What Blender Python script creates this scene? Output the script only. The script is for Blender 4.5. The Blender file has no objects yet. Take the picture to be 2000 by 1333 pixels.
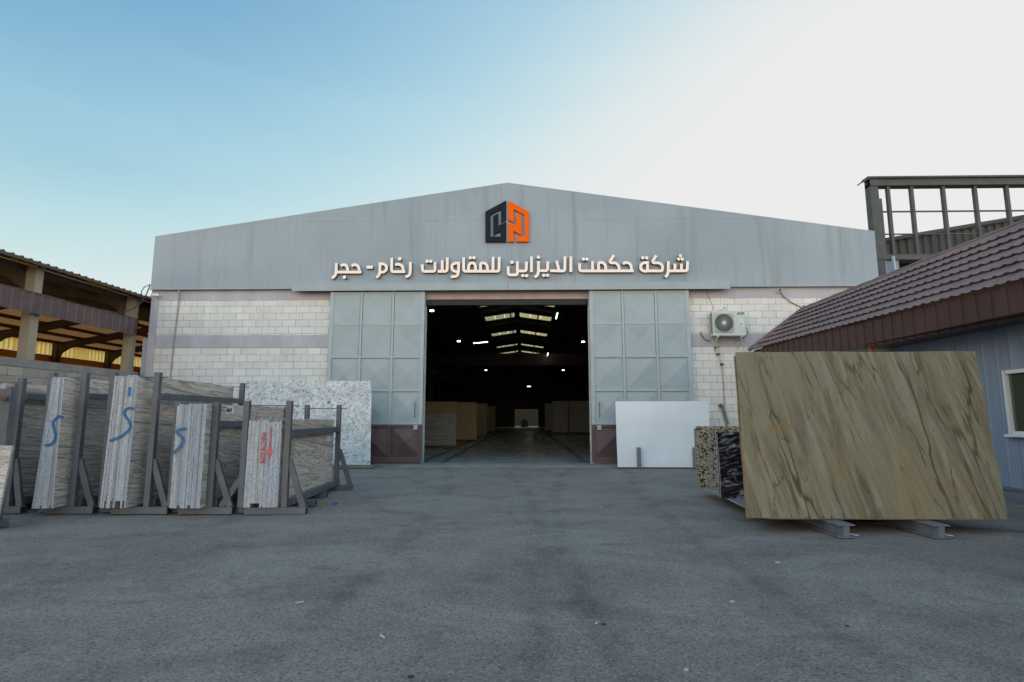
import bpy, bmesh, math, random
from mathutils import Vector, Matrix
rnd = random.Random(11)
S = bpy.context.scene
C = S.collection
R = math.radians

# ------------------------------------------------------------------ camera, sky, sun
cam = bpy.data.objects.new("camera", bpy.data.cameras.new("camera"))
C.objects.link(cam)
cam.location = (0, 0, 1.4)
cam.rotation_euler = (R(90 + 7.6926), 0, R(1.2788))
cam.data.sensor_width = 36
cam.data.lens = 36 * 1106.3 / 2000
cam.data.clip_start = 0.05
cam.data.clip_end = 2000
S.camera = cam

SUN_EL, SUN_AZ = 9.5, 45.0          # azimuth from +Y towards +X
W = bpy.data.worlds.new("World")
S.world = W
W.use_nodes = True
wn, wl = W.node_tree.nodes, W.node_tree.links
sky = wn.new("ShaderNodeTexSky")
sky.sky_type = 'NISHITA'
sky.sun_disc = False
sky.sun_elevation = R(SUN_EL)
sky.sun_rotation = R(SUN_AZ)
sky.altitude = 0
sky.air_density = 1.0
sky.dust_density = 1.0
sky.ozone_density = 1.0
bg = wn["Background"]
bg.inputs[1].default_value = 0.15
def wmath(op, x, y):
    m = wn.new("ShaderNodeMath"); m.operation = op
    for i, q in enumerate((x, y)):
        if isinstance(q, (int, float)): m.inputs[i].default_value = q
        else: wl.new(q, m.inputs[i])
    return m.outputs[0]
ssep = wn.new("ShaderNodeSeparateColor"); scom = wn.new("ShaderNodeCombineColor")
wl.new(sky.outputs[0], ssep.inputs[0])
# a deeper, cleaner blue away from the sun; thin haze near the sun saturates to an even white
dirn = wn.new("ShaderNodeTexCoord"); dsep = wn.new("ShaderNodeSeparateXYZ")
wl.new(dirn.outputs['Generated'], dsep.inputs[0])
# added fill: sky behind the camera brightened to light the shaded front
rear_fill = wn.new("ShaderNodeMapRange"); rear_fill.interpolation_type = 'SMOOTHSTEP'
rear_fill.inputs['From Min'].default_value = .45; rear_fill.inputs['From Max'].default_value = -.35
rear_fill.inputs['To Min'].default_value = 1.0; rear_fill.inputs['To Max'].default_value = 1.0
rear_fill.inputs['To Min'].default_value = 0.0
wl.new(dsep.outputs[1], rear_fill.inputs['Value'])
wis = wn.new("ShaderNodeTexNoise"); wis.inputs['Scale'].default_value = 2.2; wis.inputs['Detail'].default_value = 5; wis.inputs['Distortion'].default_value = .6
wmp = wn.new("ShaderNodeMapping"); wmp.inputs['Rotation'].default_value = (0, R(-24), R(20)); wmp.inputs['Scale'].default_value = (.7, 1, 5)
wl.new(dirn.outputs['Generated'], wmp.inputs[0]); wl.new(wmp.outputs[0], wis.inputs['Vector'])
wisp = wmath('ADD', wmath('MULTIPLY', wis.outputs['Fac'], .34), .83)            # faint streaks of haze
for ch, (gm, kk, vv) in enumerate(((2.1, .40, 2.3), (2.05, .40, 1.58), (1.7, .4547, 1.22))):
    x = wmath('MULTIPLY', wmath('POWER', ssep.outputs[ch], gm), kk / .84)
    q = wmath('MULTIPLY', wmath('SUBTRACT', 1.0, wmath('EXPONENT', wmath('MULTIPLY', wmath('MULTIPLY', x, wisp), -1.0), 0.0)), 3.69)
    wl.new(wmath('MULTIPLY', q, wmath('ADD', wmath('MULTIPLY', rear_fill.outputs[0], vv), 1.0)), scom.inputs[ch])
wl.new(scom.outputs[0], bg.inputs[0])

sun = bpy.data.objects.new("sun", bpy.data.lights.new("sun", 'SUN'))
C.objects.link(sun)
sd = Vector((math.sin(R(SUN_AZ)) * math.cos(R(SUN_EL)), math.cos(R(SUN_AZ)) * math.cos(R(SUN_EL)), math.sin(R(SUN_EL))))
sun.rotation_euler = sd.to_track_quat('Z', 'Y').to_euler()
sun.location = (40, 10, 30)
sun.data.energy = 3.0
sun.data.angle = R(0.5)
sun.data.color = (1.0, 0.82, 0.55)

S.view_settings.view_transform = 'Standard'
S.view_settings.look = 'None'
S.view_settings.exposure = 0.6
S.view_settings.gamma = 1.0
S.cycles.max_bounces = 8
S.cycles.use_denoising = True

# ------------------------------------------------------------------ material helpers
class NT:
    def __init__(s, name):
        s.m = bpy.data.materials.new(name)
        s.m.use_nodes = True
        s.n, s.l = s.m.node_tree.nodes, s.m.node_tree.links
        s.b = s.n["Principled BSDF"]
        s.co = None
    def set(s, sock, v):
        if hasattr(v, 'is_output') or isinstance(v, bpy.types.NodeSocket):
            s.l.new(v, sock)
        elif isinstance(v, (tuple, list)) and len(v) == 3 and sock.type == 'RGBA':
            sock.default_value = (*v, 1)
        else:
            sock.default_value = v
    def coord(s, kind='Object'):
        t = s.n.new("ShaderNodeTexCoord")
        return t.outputs[kind]
    def pos(s):
        return s.n.new("ShaderNodeNewGeometry").outputs['Position']
    def map(s, v, scale=(1, 1, 1), rot=(0, 0, 0), loc=(0, 0, 0)):
        if any(rot) and len(set(scale)) > 1:
            v = s.map(v, rot=rot); rot = (0, 0, 0)
        m = s.n.new("ShaderNodeMapping")
        s.l.new(v, m.inputs[0])
        m.inputs['Scale'].default_value = scale
        m.inputs['Rotation'].default_value = rot
        m.inputs['Location'].default_value = loc
        return m.outputs[0]
    def noise(s, v, scale=5, detail=4, rough=.55, dist=0.0):
        t = s.n.new("ShaderNodeTexNoise")
        s.l.new(v, t.inputs['Vector'])
        t.inputs['Scale'].default_value = scale
        t.inputs['Detail'].default_value = detail
        t.inputs['Roughness'].default_value = rough
        t.inputs['Distortion'].default_value = dist
        return t.outputs['Fac']
    def voro(s, v, scale=5, feature='F1', out='Distance', rand=1.0):
        t = s.n.new("ShaderNodeTexVoronoi")
        t.feature = feature
        s.l.new(v, t.inputs['Vector'])
        t.inputs['Scale'].default_value = scale
        t.inputs['Randomness'].default_value = rand
        return t.outputs[out]
    def ramp(s, fac, stops, const=False):
        r = s.n.new("ShaderNodeValToRGB")
        e = r.color_ramp.elements
        if const:
            r.color_ramp.interpolation = 'CONSTANT'
        while len(e) < len(stops):
            e.new(0.5)
        for k, (p, c) in enumerate(stops):
            e[k].position = p
            e[k].color = (c, c, c, 1) if isinstance(c, (int, float)) else (*c, 1)
        s.l.new(fac, r.inputs[0])
        return r.outputs[0]
    def mix(s, f, a, b, mode='MIX'):
        m = s.n.new("ShaderNodeMix")
        m.data_type = 'RGBA'
        m.blend_type = mode
        s.set(m.inputs[0], f)
        s.set(m.inputs[6], a)
        s.set(m.inputs[7], b)
        return m.outputs[2]
    def math(s, op, a, b=0.0, clamp=False):
        m = s.n.new("ShaderNodeMath")
        m.operation = op
        m.use_clamp = clamp
        s.set(m.inputs[0], a)
        s.set(m.inputs[1], b)
        return m.outputs[0]
    def sep(s, v):
        x = s.n.new("ShaderNodeSeparateXYZ")
        s.l.new(v, x.inputs[0])
        return x.outputs
    def comb(s, x=0.0, y=0.0, z=0.0):
        c = s.n.new("ShaderNodeCombineXYZ")
        s.set(c.inputs[0], x); s.set(c.inputs[1], y); s.set(c.inputs[2], z)
        return c.outputs[0]
    def bump(s, h, strength=.3, dist=.01):
        b = s.n.new("ShaderNodeBump")
        b.inputs['Strength'].default_value = strength
        b.inputs['Distance'].default_value = dist
        s.l.new(h, b.inputs['Height'])
        s.l.new(b.outputs[0], s.b.inputs['Normal'])
    def out(s, col, rough=.6, metal=0.0, spec=None):
        s.set(s.b.inputs['Base Color'], col)
        s.set(s.b.inputs['Roughness'], rough)
        s.set(s.b.inputs['Metallic'], metal)
        if spec is not None:
            s.b.inputs['Specular IOR Level'].default_value = spec
        return s.m

def worn(name, c, rough=.55, var=.18, scale=3, metal=0.0, stretch=(1, 1, 1), bump=.15, fine=60, spec=None):
    """a plain paint or metal with large and fine unevenness"""
    t = NT(name)
    p = t.map(t.coord(), stretch)
    a = t.noise(p, scale, 5, .6)
    b = t.noise(t.coord(), fine, 3, .6)
    lo = tuple(x * (1 - var) for x in c)
    hi = tuple(min(1, x * (1 + var)) for x in c)
    col = t.mix(t.ramp(a, [(.3, 0), (.7, 1)]), lo, hi)
    col = t.mix(t.ramp(b, [(.55, 0), (.75, .35)]), col, tuple(x * .6 for x in c))
    if bump:
        t.bump(b, bump, .004)
    return t.out(col, t.ramp(a, [(.2, max(0, rough - .1)), (.8, min(1, rough + .12))]), metal, spec)

def glow(name, c, strength):
    t = NT(name)
    t.b.inputs['Emission Color'].default_value = (*c, 1)
    t.b.inputs['Emission Strength'].default_value = strength
    return t.out(c, .5)

def translucent(name, c, mixf=.75):
    m = bpy.data.materials.new(name); m.use_nodes = True
    n, l = m.node_tree.nodes, m.node_tree.links
    n.remove(n["Principled BSDF"])
    tr = n.new("ShaderNodeBsdfTranslucent"); df = n.new("ShaderNodeBsdfDiffuse"); mx = n.new("ShaderNodeMixShader")
    tr.inputs[0].default_value = (*c, 1); df.inputs[0].default_value = (*c, 1)
    mx.inputs[0].default_value = mixf
    l.new(df.outputs[0], mx.inputs[1]); l.new(tr.outputs[0], mx.inputs[2])
    l.new(mx.outputs[0], n["Material Output"].inputs[0])
    return m

# ------------------------------------------------------------------ mesh helpers
class MB:
    def __init__(s):
        s.v, s.f, s.mi = [], [], []
    def face(s, pts, m=0):
        k = len(s.v)
        s.v += [tuple(p) for p in pts]
        s.f.append(tuple(range(k, k + len(pts)))); s.mi.append(m)
        return s
    def box(s, x0, x1, y0, y1, z0, z1, m=0):
        k = len(s.v)
        s.v += [(x0, y0, z0), (x1, y0, z0), (x1, y1, z0), (x0, y1, z0), (x0, y0, z1), (x1, y0, z1), (x1, y1, z1), (x0, y1, z1)]
        for q in ((0, 3, 2, 1), (4, 5, 6, 7), (0, 1, 5, 4), (1, 2, 6, 5), (2, 3, 7, 6), (3, 0, 4, 7)):
            s.f.append(tuple(k + i for i in q)); s.mi.append(m)
        return s
    def bar(s, p0, p1, w, h, up=(0, 0, 1), m=0):
        p0, p1 = Vector(p0), Vector(p1)
        d = (p1 - p0).normalized()
        u = Vector(up)
        r = d.cross(u)
        if r.length < 1e-4:
            r = d.cross(Vector((0, 1, 0)))
        r.normalize()
        u = r.cross(d)
        k = len(s.v)
        for p in (p0, p1):
            for a, b in ((-1, -1), (1, -1), (1, 1), (-1, 1)):
                s.v.append(tuple(p + r * (a * w / 2) + u * (b * h / 2)))
        for q in ((0, 3, 2, 1), (4, 5, 6, 7), (0, 1, 5, 4), (1, 2, 6, 5), (2, 3, 7, 6), (3, 0, 4, 7)):
            s.f.append(tuple(k + i for i in q)); s.mi.append(m)
        return s
    def tube(s, pts, r, n=8, m=0, cap=True):
        pts = [Vector(p) for p in pts]
        k = len(s.v)
        prev = None
        for i, p in enumerate(pts):
            d = (pts[min(i + 1, len(pts) - 1)] - pts[max(i - 1, 0)]).normalized()
            a = d.cross(Vector((0, 0, 1))) if prev is None else prev - d * prev.dot(d)
            if a.length < 1e-4:
                a = d.cross(Vector((1, 0, 0)))
            a.normalize(); prev = a
            b = d.cross(a)
            rr = r[i] if isinstance(r, (list, tuple)) else r
            for j in range(n):
                t = 2 * math.pi * j / n
                s.v.append(tuple(p + a * (math.cos(t) * rr) + b * (math.sin(t) * rr)))
        for i in range(len(pts) - 1):
            for j in range(n):
                s.f.append((k + i * n + j, k + i * n + (j + 1) % n, k + (i + 1) * n + (j + 1) % n, k + (i + 1) * n + j)); s.mi.append(m)
        if cap:
            s.f.append(tuple(k + j for j in range(n - 1, -1, -1))); s.mi.append(m)
            e = k + (len(pts) - 1) * n
            s.f.append(tuple(e + j for j in range(n))); s.mi.append(m)
        return s
    def prism(s, poly, fn, d0, d1, m=0, ms=None):
        """poly: 2D outline; fn(a, b, d) -> point; extruded from d0 to d1 (m = cap at d0)"""
        ms = m if ms is None else ms
        n = len(poly); k = len(s.v)
        s.v += [tuple(fn(a, b, d0)) for a, b in poly] + [tuple(fn(a, b, d1)) for a, b in poly]
        s.f.append(tuple(k + i for i in range(n))); s.mi.append(m)
        s.f.append(tuple(k + n + i for i in range(n - 1, -1, -1))); s.mi.append(ms)
        for i in range(n):
            j = (i + 1) % n
            s.f.append((k + i, k + n + i, k + n + j, k + j)); s.mi.append(ms)
        return s
    def grid(s, rows, m=0):
        """rows: list of equally long lists of points"""
        k = len(s.v); w = len(rows[0])
        for r in rows:
            s.v += [tuple(p) for p in r]
        for i in range(len(rows) - 1):
            for j in range(w - 1):
                s.f.append((k + i * w + j, k + i * w + j + 1, k + (i + 1) * w + j + 1, k + (i + 1) * w + j)); s.mi.append(m)
        return s
    def build(s, name, mats, parent=None, org=None, smooth=False, bevel=0.0, recalc=True):
        if not isinstance(mats, (list, tuple)):
            mats = [mats]
        if parent is not None:
            o0 = parent['_o'] if '_o' in parent else parent.matrix_world.translation
            o0 = Vector(o0)
        elif org is not None:
            o0 = Vector(org)
        else:
            xs, ys, zs = zip(*s.v)
            o0 = Vector(((min(xs) + max(xs)) / 2, (min(ys) + max(ys)) / 2, min(zs)))
        me = bpy.data.meshes.new(name)
        me.from_pydata([(a - o0.x, b - o0.y, c - o0.z) for a, b, c in s.v], [], s.f)
        for x in mats:
            me.materials.append(x)
        me.polygons.foreach_set("material_index", s.mi)
        if smooth:
            me.polygons.foreach_set("use_smooth", [True] * len(me.polygons))
        if recalc:
            bm = bmesh.new(); bm.from_mesh(me)
            bmesh.ops.recalc_face_normals(bm, faces=bm.faces)
            bm.to_mesh(me); bm.free()
        me.update()
        o = bpy.data.objects.new(name, me)
        C.objects.link(o)
        if parent is not None:
            o.parent = parent
        else:
            o.location = o0
        o['_o'] = tuple(o0)
        if bevel:
            b = o.modifiers.new("bevel", 'BEVEL'); b.width = bevel; b.segments = 2; b.limit_method = 'ANGLE'
        return o

def tag(o, label, cat, group=None, kind=None):
    if label: o['label'] = label
    if cat: o['category'] = cat
    if group: o['group'] = group
    o['kind'] = kind or 'thing'
    return o
def thing(name, label, cat, loc, group=None):
    o = bpy.data.objects.new(name, None)
    C.objects.link(o)
    o.location = loc
    o.empty_display_size = .2
    o['_o'] = tuple(loc)
    return tag(o, label, cat, group)
def struct(o):
    o['kind'] = 'structure'
    return o
def copy_tree(o, off, parent=None):
    c = o.copy(); C.objects.link(c)
    if parent is not None:
        c.parent = parent
    else:
        c.location = Vector(o.location) + Vector(off)
        c['_o'] = tuple(c.location)
    for ch in list(o.children):
        copy_tree(ch, off, c)
    return c

def fillet(pts, r):
    out = [Vector(pts[0])]
    for i in range(1, len(pts) - 1):
        a, b, c = Vector(pts[i - 1]), Vector(pts[i]), Vector(pts[i + 1])
        la, lc = (a - b).length, (c - b).length
        q = min(r, la * .48, lc * .48)
        p0 = b + (a - b).normalized() * q; p1 = b + (c - b).normalized() * q
        for k in range(7):
            t = k / 6
            out.append(p0 * (1 - t) ** 2 + b * 2 * t * (1 - t) + p1 * t * t)
    out.append(Vector(pts[-1]))
    return out
def ribbon(pts, w, r=.06):
    """closed outline of a stroke of width w round a 2D path"""
    P = fillet(pts, r) if r else [Vector(p) for p in pts]
    L, Rr = [], []
    for i, p in enumerate(P):
        d = P[min(i + 1, len(P) - 1)] - P[max(i - 1, 0)]
        d.normalize()
        n = Vector((-d.y, d.x))
        ww = w[i * len(w) // len(P)] if isinstance(w, list) else w
        L.append(p + n * ww / 2); Rr.append(p - n * ww / 2)
    return L, Rr
def text_mesh(s, size, mat, name, fn, shear=0.0, depth=.004, offset=0.0):
    """flat letters of the built-in font; fn(u, v, d) maps text plane to the world"""
    cu = bpy.data.curves.new(name, 'FONT')
    cu.body = s; cu.size = size; cu.shear = shear; cu.extrude = depth / 2; cu.offset = offset
    to = bpy.data.objects.new(name, cu)
    C.objects.link(to)
    dg = bpy.context.evaluated_depsgraph_get()
    me = bpy.data.meshes.new_from_object(to.evaluated_get(dg))
    vs = [tuple(fn(v.co.x, v.co.y, v.co.z)) for v in me.vertices]
    mb = MB(); mb.v = vs; mb.f = [tuple(p.vertices) for p in me.polygons]; mb.mi = [0] * len(mb.f)
    bpy.data.objects.remove(to); bpy.data.curves.remove(cu); bpy.data.meshes.remove(me)
    return mb

# ------------------------------------------------------------------ materials
def m_ground():
    t = NT("asphalt")
    p = t.pos()
    big = t.noise(p, .3, 6, .62, .8)
    mid = t.noise(p, 1.3, 6, .62, .3)
    col = t.mix(t.ramp(big, [(.32, 0), (.68, 1)]), (.185, .152, .122), (.29, .24, .197))
    y = t.sep(p)[1]
    near = t.ramp(t.math('MULTIPLY', y, 1 / 18.0), [(.1, 0), (.55, .45), (1, 1)])
    col = t.mix(near, col, t.mix(mid, (.235, .197, .165), (.325, .277, .233)))
    col = t.mix(t.ramp(mid, [(.5, 0), (.68, .6)]), col, (.105, .09, .078))
    col = t.mix(t.ramp(t.noise(p, 7, 5, .7, .4), [(.5, 0), (.7, .4)]), col, (.115, .098, .084))
    col = t.mix(t.ramp(t.noise(p, 2.6, 5, .7, .8), [(.56, 0), (.72, .55)]), col, (.2, .18, .16))
    # wheel tracks worn into the yard, swinging towards the doors
    sx = t.sep(p)
    for k, (amp, fr, ph, off) in enumerate(((.9, .16, .4, -1.5), (1.3, .13, 2.2, 1.2), (2.2, .1, 4.0, 3.4))):
        cx = t.math('MULTIPLY', t.math('SINE', t.math('ADD', t.math('MULTIPLY', sx[1], fr), ph)), amp)
        dx = t.math('SUBTRACT', t.math('ABSOLUTE', t.math('SUBTRACT', t.math('SUBTRACT', sx[0], cx), off)), .78)
        trk = t.ramp(t.math('ABSOLUTE', dx), [(.05, 1), (.2, 0)])
        trm = t.math('MULTIPLY', trk, t.ramp(t.noise(t.map(p, (2.5, .6, 1), loc=(k * 3, 0, 0)), 1.2, 5, .65), [(.38, 0), (.64, .7)]))
        col = t.mix(trm, col, (.088, .078, .07) if k != 1 else (.24, .21, .185))
    # stone dust that has dried in puddle shapes
    dust = t.ramp(t.noise(t.map(p, (1, 1.6, 1), loc=(3, 7, 0)), .5, 7, .68, .9), [(.46, 0), (.62, .75)])
    col = t.mix(dust, col, (.33, .285, .24))
    # aggregate
    a1 = t.voro(p, 85, 'F1', 'Color')
    ag = t.sep(a1)[0]
    col = t.mix(t.ramp(ag, [(.0, .7), (.1, .6), (.14, .25), (.3, 0), (1, 0)]), col, (.05, .046, .043))
    col = t.mix(t.ramp(ag, [(.0, 0), (.8, 0), (.86, .3), (1, .6)]), col, (.36, .335, .31))
    a2 = t.sep(t.voro(p, 46, 'F1', 'Color'))[1]
    a2d = t.voro(p, 46, 'F1', 'Distance')
    spot = t.math('MULTIPLY', t.ramp(a2, [(.0, 1), (.11, 1), (.115, 0)]), t.ramp(a2d, [(.2, 1), (.32, 0)]))
    pm = t.ramp(t.noise(p, .9, 3), [(.45, 0), (.62, .8)])
    col = t.mix(t.math('MULTIPLY', spot, pm), col, (.025, .025, .026))
    # fine cracks and dark oil spots
    wob = t.n.new("ShaderNodeVectorMath"); wob.operation = 'ADD'
    t.l.new(p, wob.inputs[0])
    nz = t.n.new("ShaderNodeTexNoise"); nz.inputs['Scale'].default_value = 1.6; nz.inputs['Detail'].default_value = 5
    t.l.new(p, nz.inputs['Vector'])
    sc = t.n.new("ShaderNodeVectorMath"); sc.operation = 'SCALE'; sc.inputs['Scale'].default_value = .8
    t.l.new(nz.outputs['Color'], sc.inputs[0]); t.l.new(sc.outputs[0], wob.inputs[1])
    ck = t.voro(wob.outputs[0], .33, 'DISTANCE_TO_EDGE')
    ckm = t.math('MULTIPLY', t.ramp(ck, [(.0, 1), (.006, 0)]), t.ramp(t.noise(p, .5, 2), [(.55, 0), (.68, .4)]))
    col = t.mix(ckm, col, (.04, .04, .04))
    oil = t.ramp(t.noise(t.map(p, (1, 2.2, 1)), .8, 4, .5, .5), [(.64, 0), (.72, .45)])
    col = t.mix(oil, col, (.055, .055, .057))
    fine = t.noise(p, 160, 3, .7)
    col = t.mix(t.ramp(t.noise(p, 38, 5, .75), [(.42, .38), (.58, 0)]), col, (.095, .085, .076))
    h = t.math('ADD', t.math('MULTIPLY', ag, .6), t.math('ADD', fine, t.math('MULTIPLY', mid, 2.5)))
    t.bump(h, .45, .008)
    return t.out(col, t.ramp(mid, [(.3, .7), (.7, .92)]), 0, .35)

def m_blocks():
    t = NT("painted_blocks")
    p = t.pos()
    s = t.sep(p)
    v = t.comb(t.math('ADD', s[0], 20), t.math('ADD', s[2], -3.579), 0)
    wob = t.noise(p, 1.2, 3)
    br = t.n.new("ShaderNodeTexBrick")
    dv = t.n.new("ShaderNodeVectorMath"); dv.operation = 'ADD'
    t.l.new(v, dv.inputs[0])
    t.l.new(t.comb(0.0, t.math('MULTIPLY', t.math('SUBTRACT', wob, .5), .018), 0.0), dv.inputs[1])
    t.l.new(dv.outputs[0], br.inputs['Vector'])
    br.inputs['Scale'].default_value = 1
    br.inputs['Brick Width'].default_value = .425
    br.inputs['Row Height'].default_value = .2222
    br.inputs['Mortar Size'].default_value = .0055
    br.inputs['Mortar Smooth'].default_value = .25
    br.inputs['Bias'].default_value = 0
    br.inputs['Color1'].default_value = (.63, .635, .63, 1)
    br.inputs['Color2'].default_value = (.73, .725, .70, 1)
    gap = t.ramp(t.noise(p, 2.2, 3), [(.35, .35), (.6, 1)])
    mort = t.mix(gap, (.5, .5, .5), (.13, .12, .115))
    t.l.new(mort, br.inputs['Mortar'])
    col = br.outputs['Color']
    d1 = t.noise(t.map(p, (1, 1, .35)), 1.4, 6, .65)
    col = t.mix(t.ramp(d1, [(.5, 0), (.75, .35)]), col, (.36, .36, .36))
    base = t.math('ADD', t.math('MULTIPLY', s[2], .9), t.math('MULTIPLY', t.noise(p, 3, 5, .65), .9))
    col = t.mix(t.ramp(base, [(.4, .55), (1.1, 0)]), col, (.3, .275, .25))
    run = t.ramp(t.noise(t.map(p, (5, 1, .25)), 1.5, 5, .65), [(.58, 0), (.75, .4)])
    col = t.mix(run, col, (.42, .40, .38))
    chip = t.ramp(t.noise(p, 5, 4, .6, .6), [(.72, 0), (.76, .5)])
    col = t.mix(chip, col, (.27, .26, .25))
    bi = t.math('SUBTRACT', 1.0, br.outputs['Fac'])
    t.bump(t.math('ADD', bi, t.math('MULTIPLY', t.noise(p, 40, 4), .15)), .5, .012)
    return t.out(col, .75, 0, .3)

def m_fascia():
    t = NT("grey_cladding")
    p = t.pos()
    s = t.sep(p)
    c0 = t.mix(t.ramp(t.noise(p, .35, 3), [(.35, 0), (.65, 1)]), (.25, .315, .37), (.305, .37, .42))
    st = t.noise(t.map(p, (2.2, 1, .12)), 1.6, 6, .62, .2)
    c0 = t.mix(t.ramp(st, [(.53, 0), (.72, .6)]), c0, (.19, .225, .245))
    st2 = t.noise(t.map(p, (9, 1, .25)), 1.3, 4, .6)
    c0 = t.mix(t.ramp(st2, [(.6, 0), (.8, .25)]), c0, (.2, .22, .23))
    st3 = t.noise(t.map(p, (.9, 1, .1), loc=(3.3, 0, 0)), 1.5, 3, .5)
    c0 = t.mix(t.ramp(st3, [(.66, 0), (.72, .38)]), c0, (.21, .235, .23))
    # panel joints
    fx = t.math('ABSOLUTE', t.math('SUBTRACT', t.math('FRACT', t.math('DIVIDE', t.math('ADD', s[0], 20.55), 2.44)), .5))
    jx = t.math('LESS_THAN', fx, .0022)
    jz = t.math('LESS_THAN', t.math('ABSOLUTE', t.math('SUBTRACT', s[2], 7.66)), .006)
    j = t.math('MULTIPLY', t.math('MAXIMUM', jx, jz), t.ramp(t.noise(p, 1.1, 2), [(.4, .15), (.65, .7)]))
    c0 = t.mix(j, c0, (.16, .18, .19))
    t.bump(t.math('ADD', t.noise(t.map(p, (1, 1, .4)), .9, 3), t.math('MULTIPLY', j, -.3)), .25, .03)
    return t.out(c0, .5, 0, .4)

def m_travertine():
    t = NT("veined_travertine")
    ob = t.coord()
    oi = t.n.new("ShaderNodeObjectInfo")
    sh = t.n.new("ShaderNodeVectorMath"); sh.operation = 'ADD'
    t.l.new(ob, sh.inputs[0])
    t.l.new(t.comb(0.0, t.math('MULTIPLY', oi.outputs['Random'], 9.0), t.math('MULTIPLY', oi.outputs['Random'], 5.0)), sh.inputs[1])
    v = sh.outputs[0]
    base = t.map(v, (.4, .2, 3.2), rot=(R(5), 0, 0))
    n1 = t.noise(base, 2.0, 9, .68, 1.1)
    n2 = t.noise(t.map(v, (.4, .3, 9), rot=(R(5), 0, 0)), 2.6, 7, .7, .8)
    f = t.math('ADD', t.math('MULTIPLY', n1, .72), t.math('MULTIPLY', n2, .28))
    col = t.ramp(f, [(.34, (.15, .128, .11)), (.43, (.36, .315, .275)), (.48, (.62, .56, .50)), (.512, (.19, .162, .14)), (.55, (.70, .645, .585)), (.6, (.40, .355, .31)), (.7, (.62, .565, .505))])
    pit = t.ramp(t.noise(t.map(v, (1, 2, 7)), 18, 4, .6), [(.62, 0), (.7, .7)])
    col = t.mix(pit, col, (.07, .062, .055))
    t.bump(n2, .25, .006)
    return t.out(col, .55, 0, .35)
def m_sawn():
    t = NT("sawn_stone_edge")
    p = t.pos()
    oi = t.n.new("ShaderNodeObjectInfo")
    k = t.ramp(oi.outputs['Random'], [(0, (.31, .34, .39)), (.45, (.44, .47, .52)), (.8, (.50, .50, .51)), (1, (.36, .34, .31))])
    n = t.noise(t.map(p, (1, 1, .7)), 55, 5, .75)
    col = t.mix(t.ramp(n, [(.5, 0), (.62, .75)]), k, (.16, .17, .19))
    n2 = t.noise(t.map(p, (2.5, 1, .6)), 5, 5, .65)
    col = t.mix(t.ramp(n2, [(.52, 0), (.7, .55)]), col, (.25, .235, .22))
    t.bump(n, .7, .01)
    return t.out(col, .85, 0, .25)
def m_whitegranite():
    t = NT("white_granite_black_flecks")
    v = t.coord()
    col = t.mix(t.ramp(t.noise(v, 2.2, 4, .6), [(.35, 0), (.65, 1)]), (.50, .545, .57), (.72, .76, .77))
    n = t.noise(v, 7.5, 3, .55, 2.4)
    ln = t.ramp(t.math('ABSOLUTE', t.math('SUBTRACT', n, .5)), [(.0, 1), (.013, 1), (.026, 0)])
    mk = t.ramp(t.noise(v, 10, 3, .6), [(.44, 0), (.52, 1)])
    f1 = t.math('MULTIPLY', ln, mk)
    n3 = t.noise(t.map(v, (1, 1, 1), rot=(0, R(40), 0), loc=(4, 2, 7)), 11, 3, .55, 2.0)
    l3 = t.math('MULTIPLY', t.ramp(t.math('ABSOLUTE', t.math('SUBTRACT', n3, .5)), [(.0, 1), (.013, 1), (.026, 0)]),
                t.ramp(t.noise(t.map(v, (1, 1, 1), loc=(9, 9, 9)), 8, 3, .6), [(.47, 0), (.55, 1)]))
    col = t.mix(t.ramp(t.noise(v, 30, 3, .6), [(.52, 0), (.7, .4)]), col, (.33, .36, .39))
    col = t.mix(t.math('MAXIMUM', f1, l3), col, (.02, .026, .036))
    return t.out(col, .3, 0, .4)
def m_speckled():
    t = NT("cream_black_granite")
    v = t.coord()
    wv = t.voro(v, 42, 'F1', 'Color')
    r = t.sep(wv)[0]
    g = t.noise(v, 7, 5, .65, .6)
    f = t.math('ADD', t.math('MULTIPLY', r, .55), t.math('MULTIPLY', g, .55))
    col = t.ramp(f, [(.34, (.02, .02, .018)), (.41, (.05, .042, .032)), (.43, (.2, .165, .11)), (.58, (.30, .255, .175)), (.74, (.36, .33, .27)), (.78, (.14, .1, .06))])
    return t.out(col, .25, 0, .5)
def m_blackgranite():
    t = NT("black_granite_white_streaks")
    v = t.coord()
    n = t.noise(t.map(v, (2.2, 1, 8), rot=(0, R(12), 0)), 2.2, 8, .72, 1.2)
    m2 = t.ramp(t.noise(v, 2.4, 3), [(.36, .15), (.56, 1)])
    f = t.math('MULTIPLY', t.ramp(n, [(.51, 0), (.55, .45), (.63, 1)]), m2)
    col = t.mix(f, (.008, .008, .01), (.32, .32, .33))
    return t.out(col, .3, 0, .4)
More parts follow.
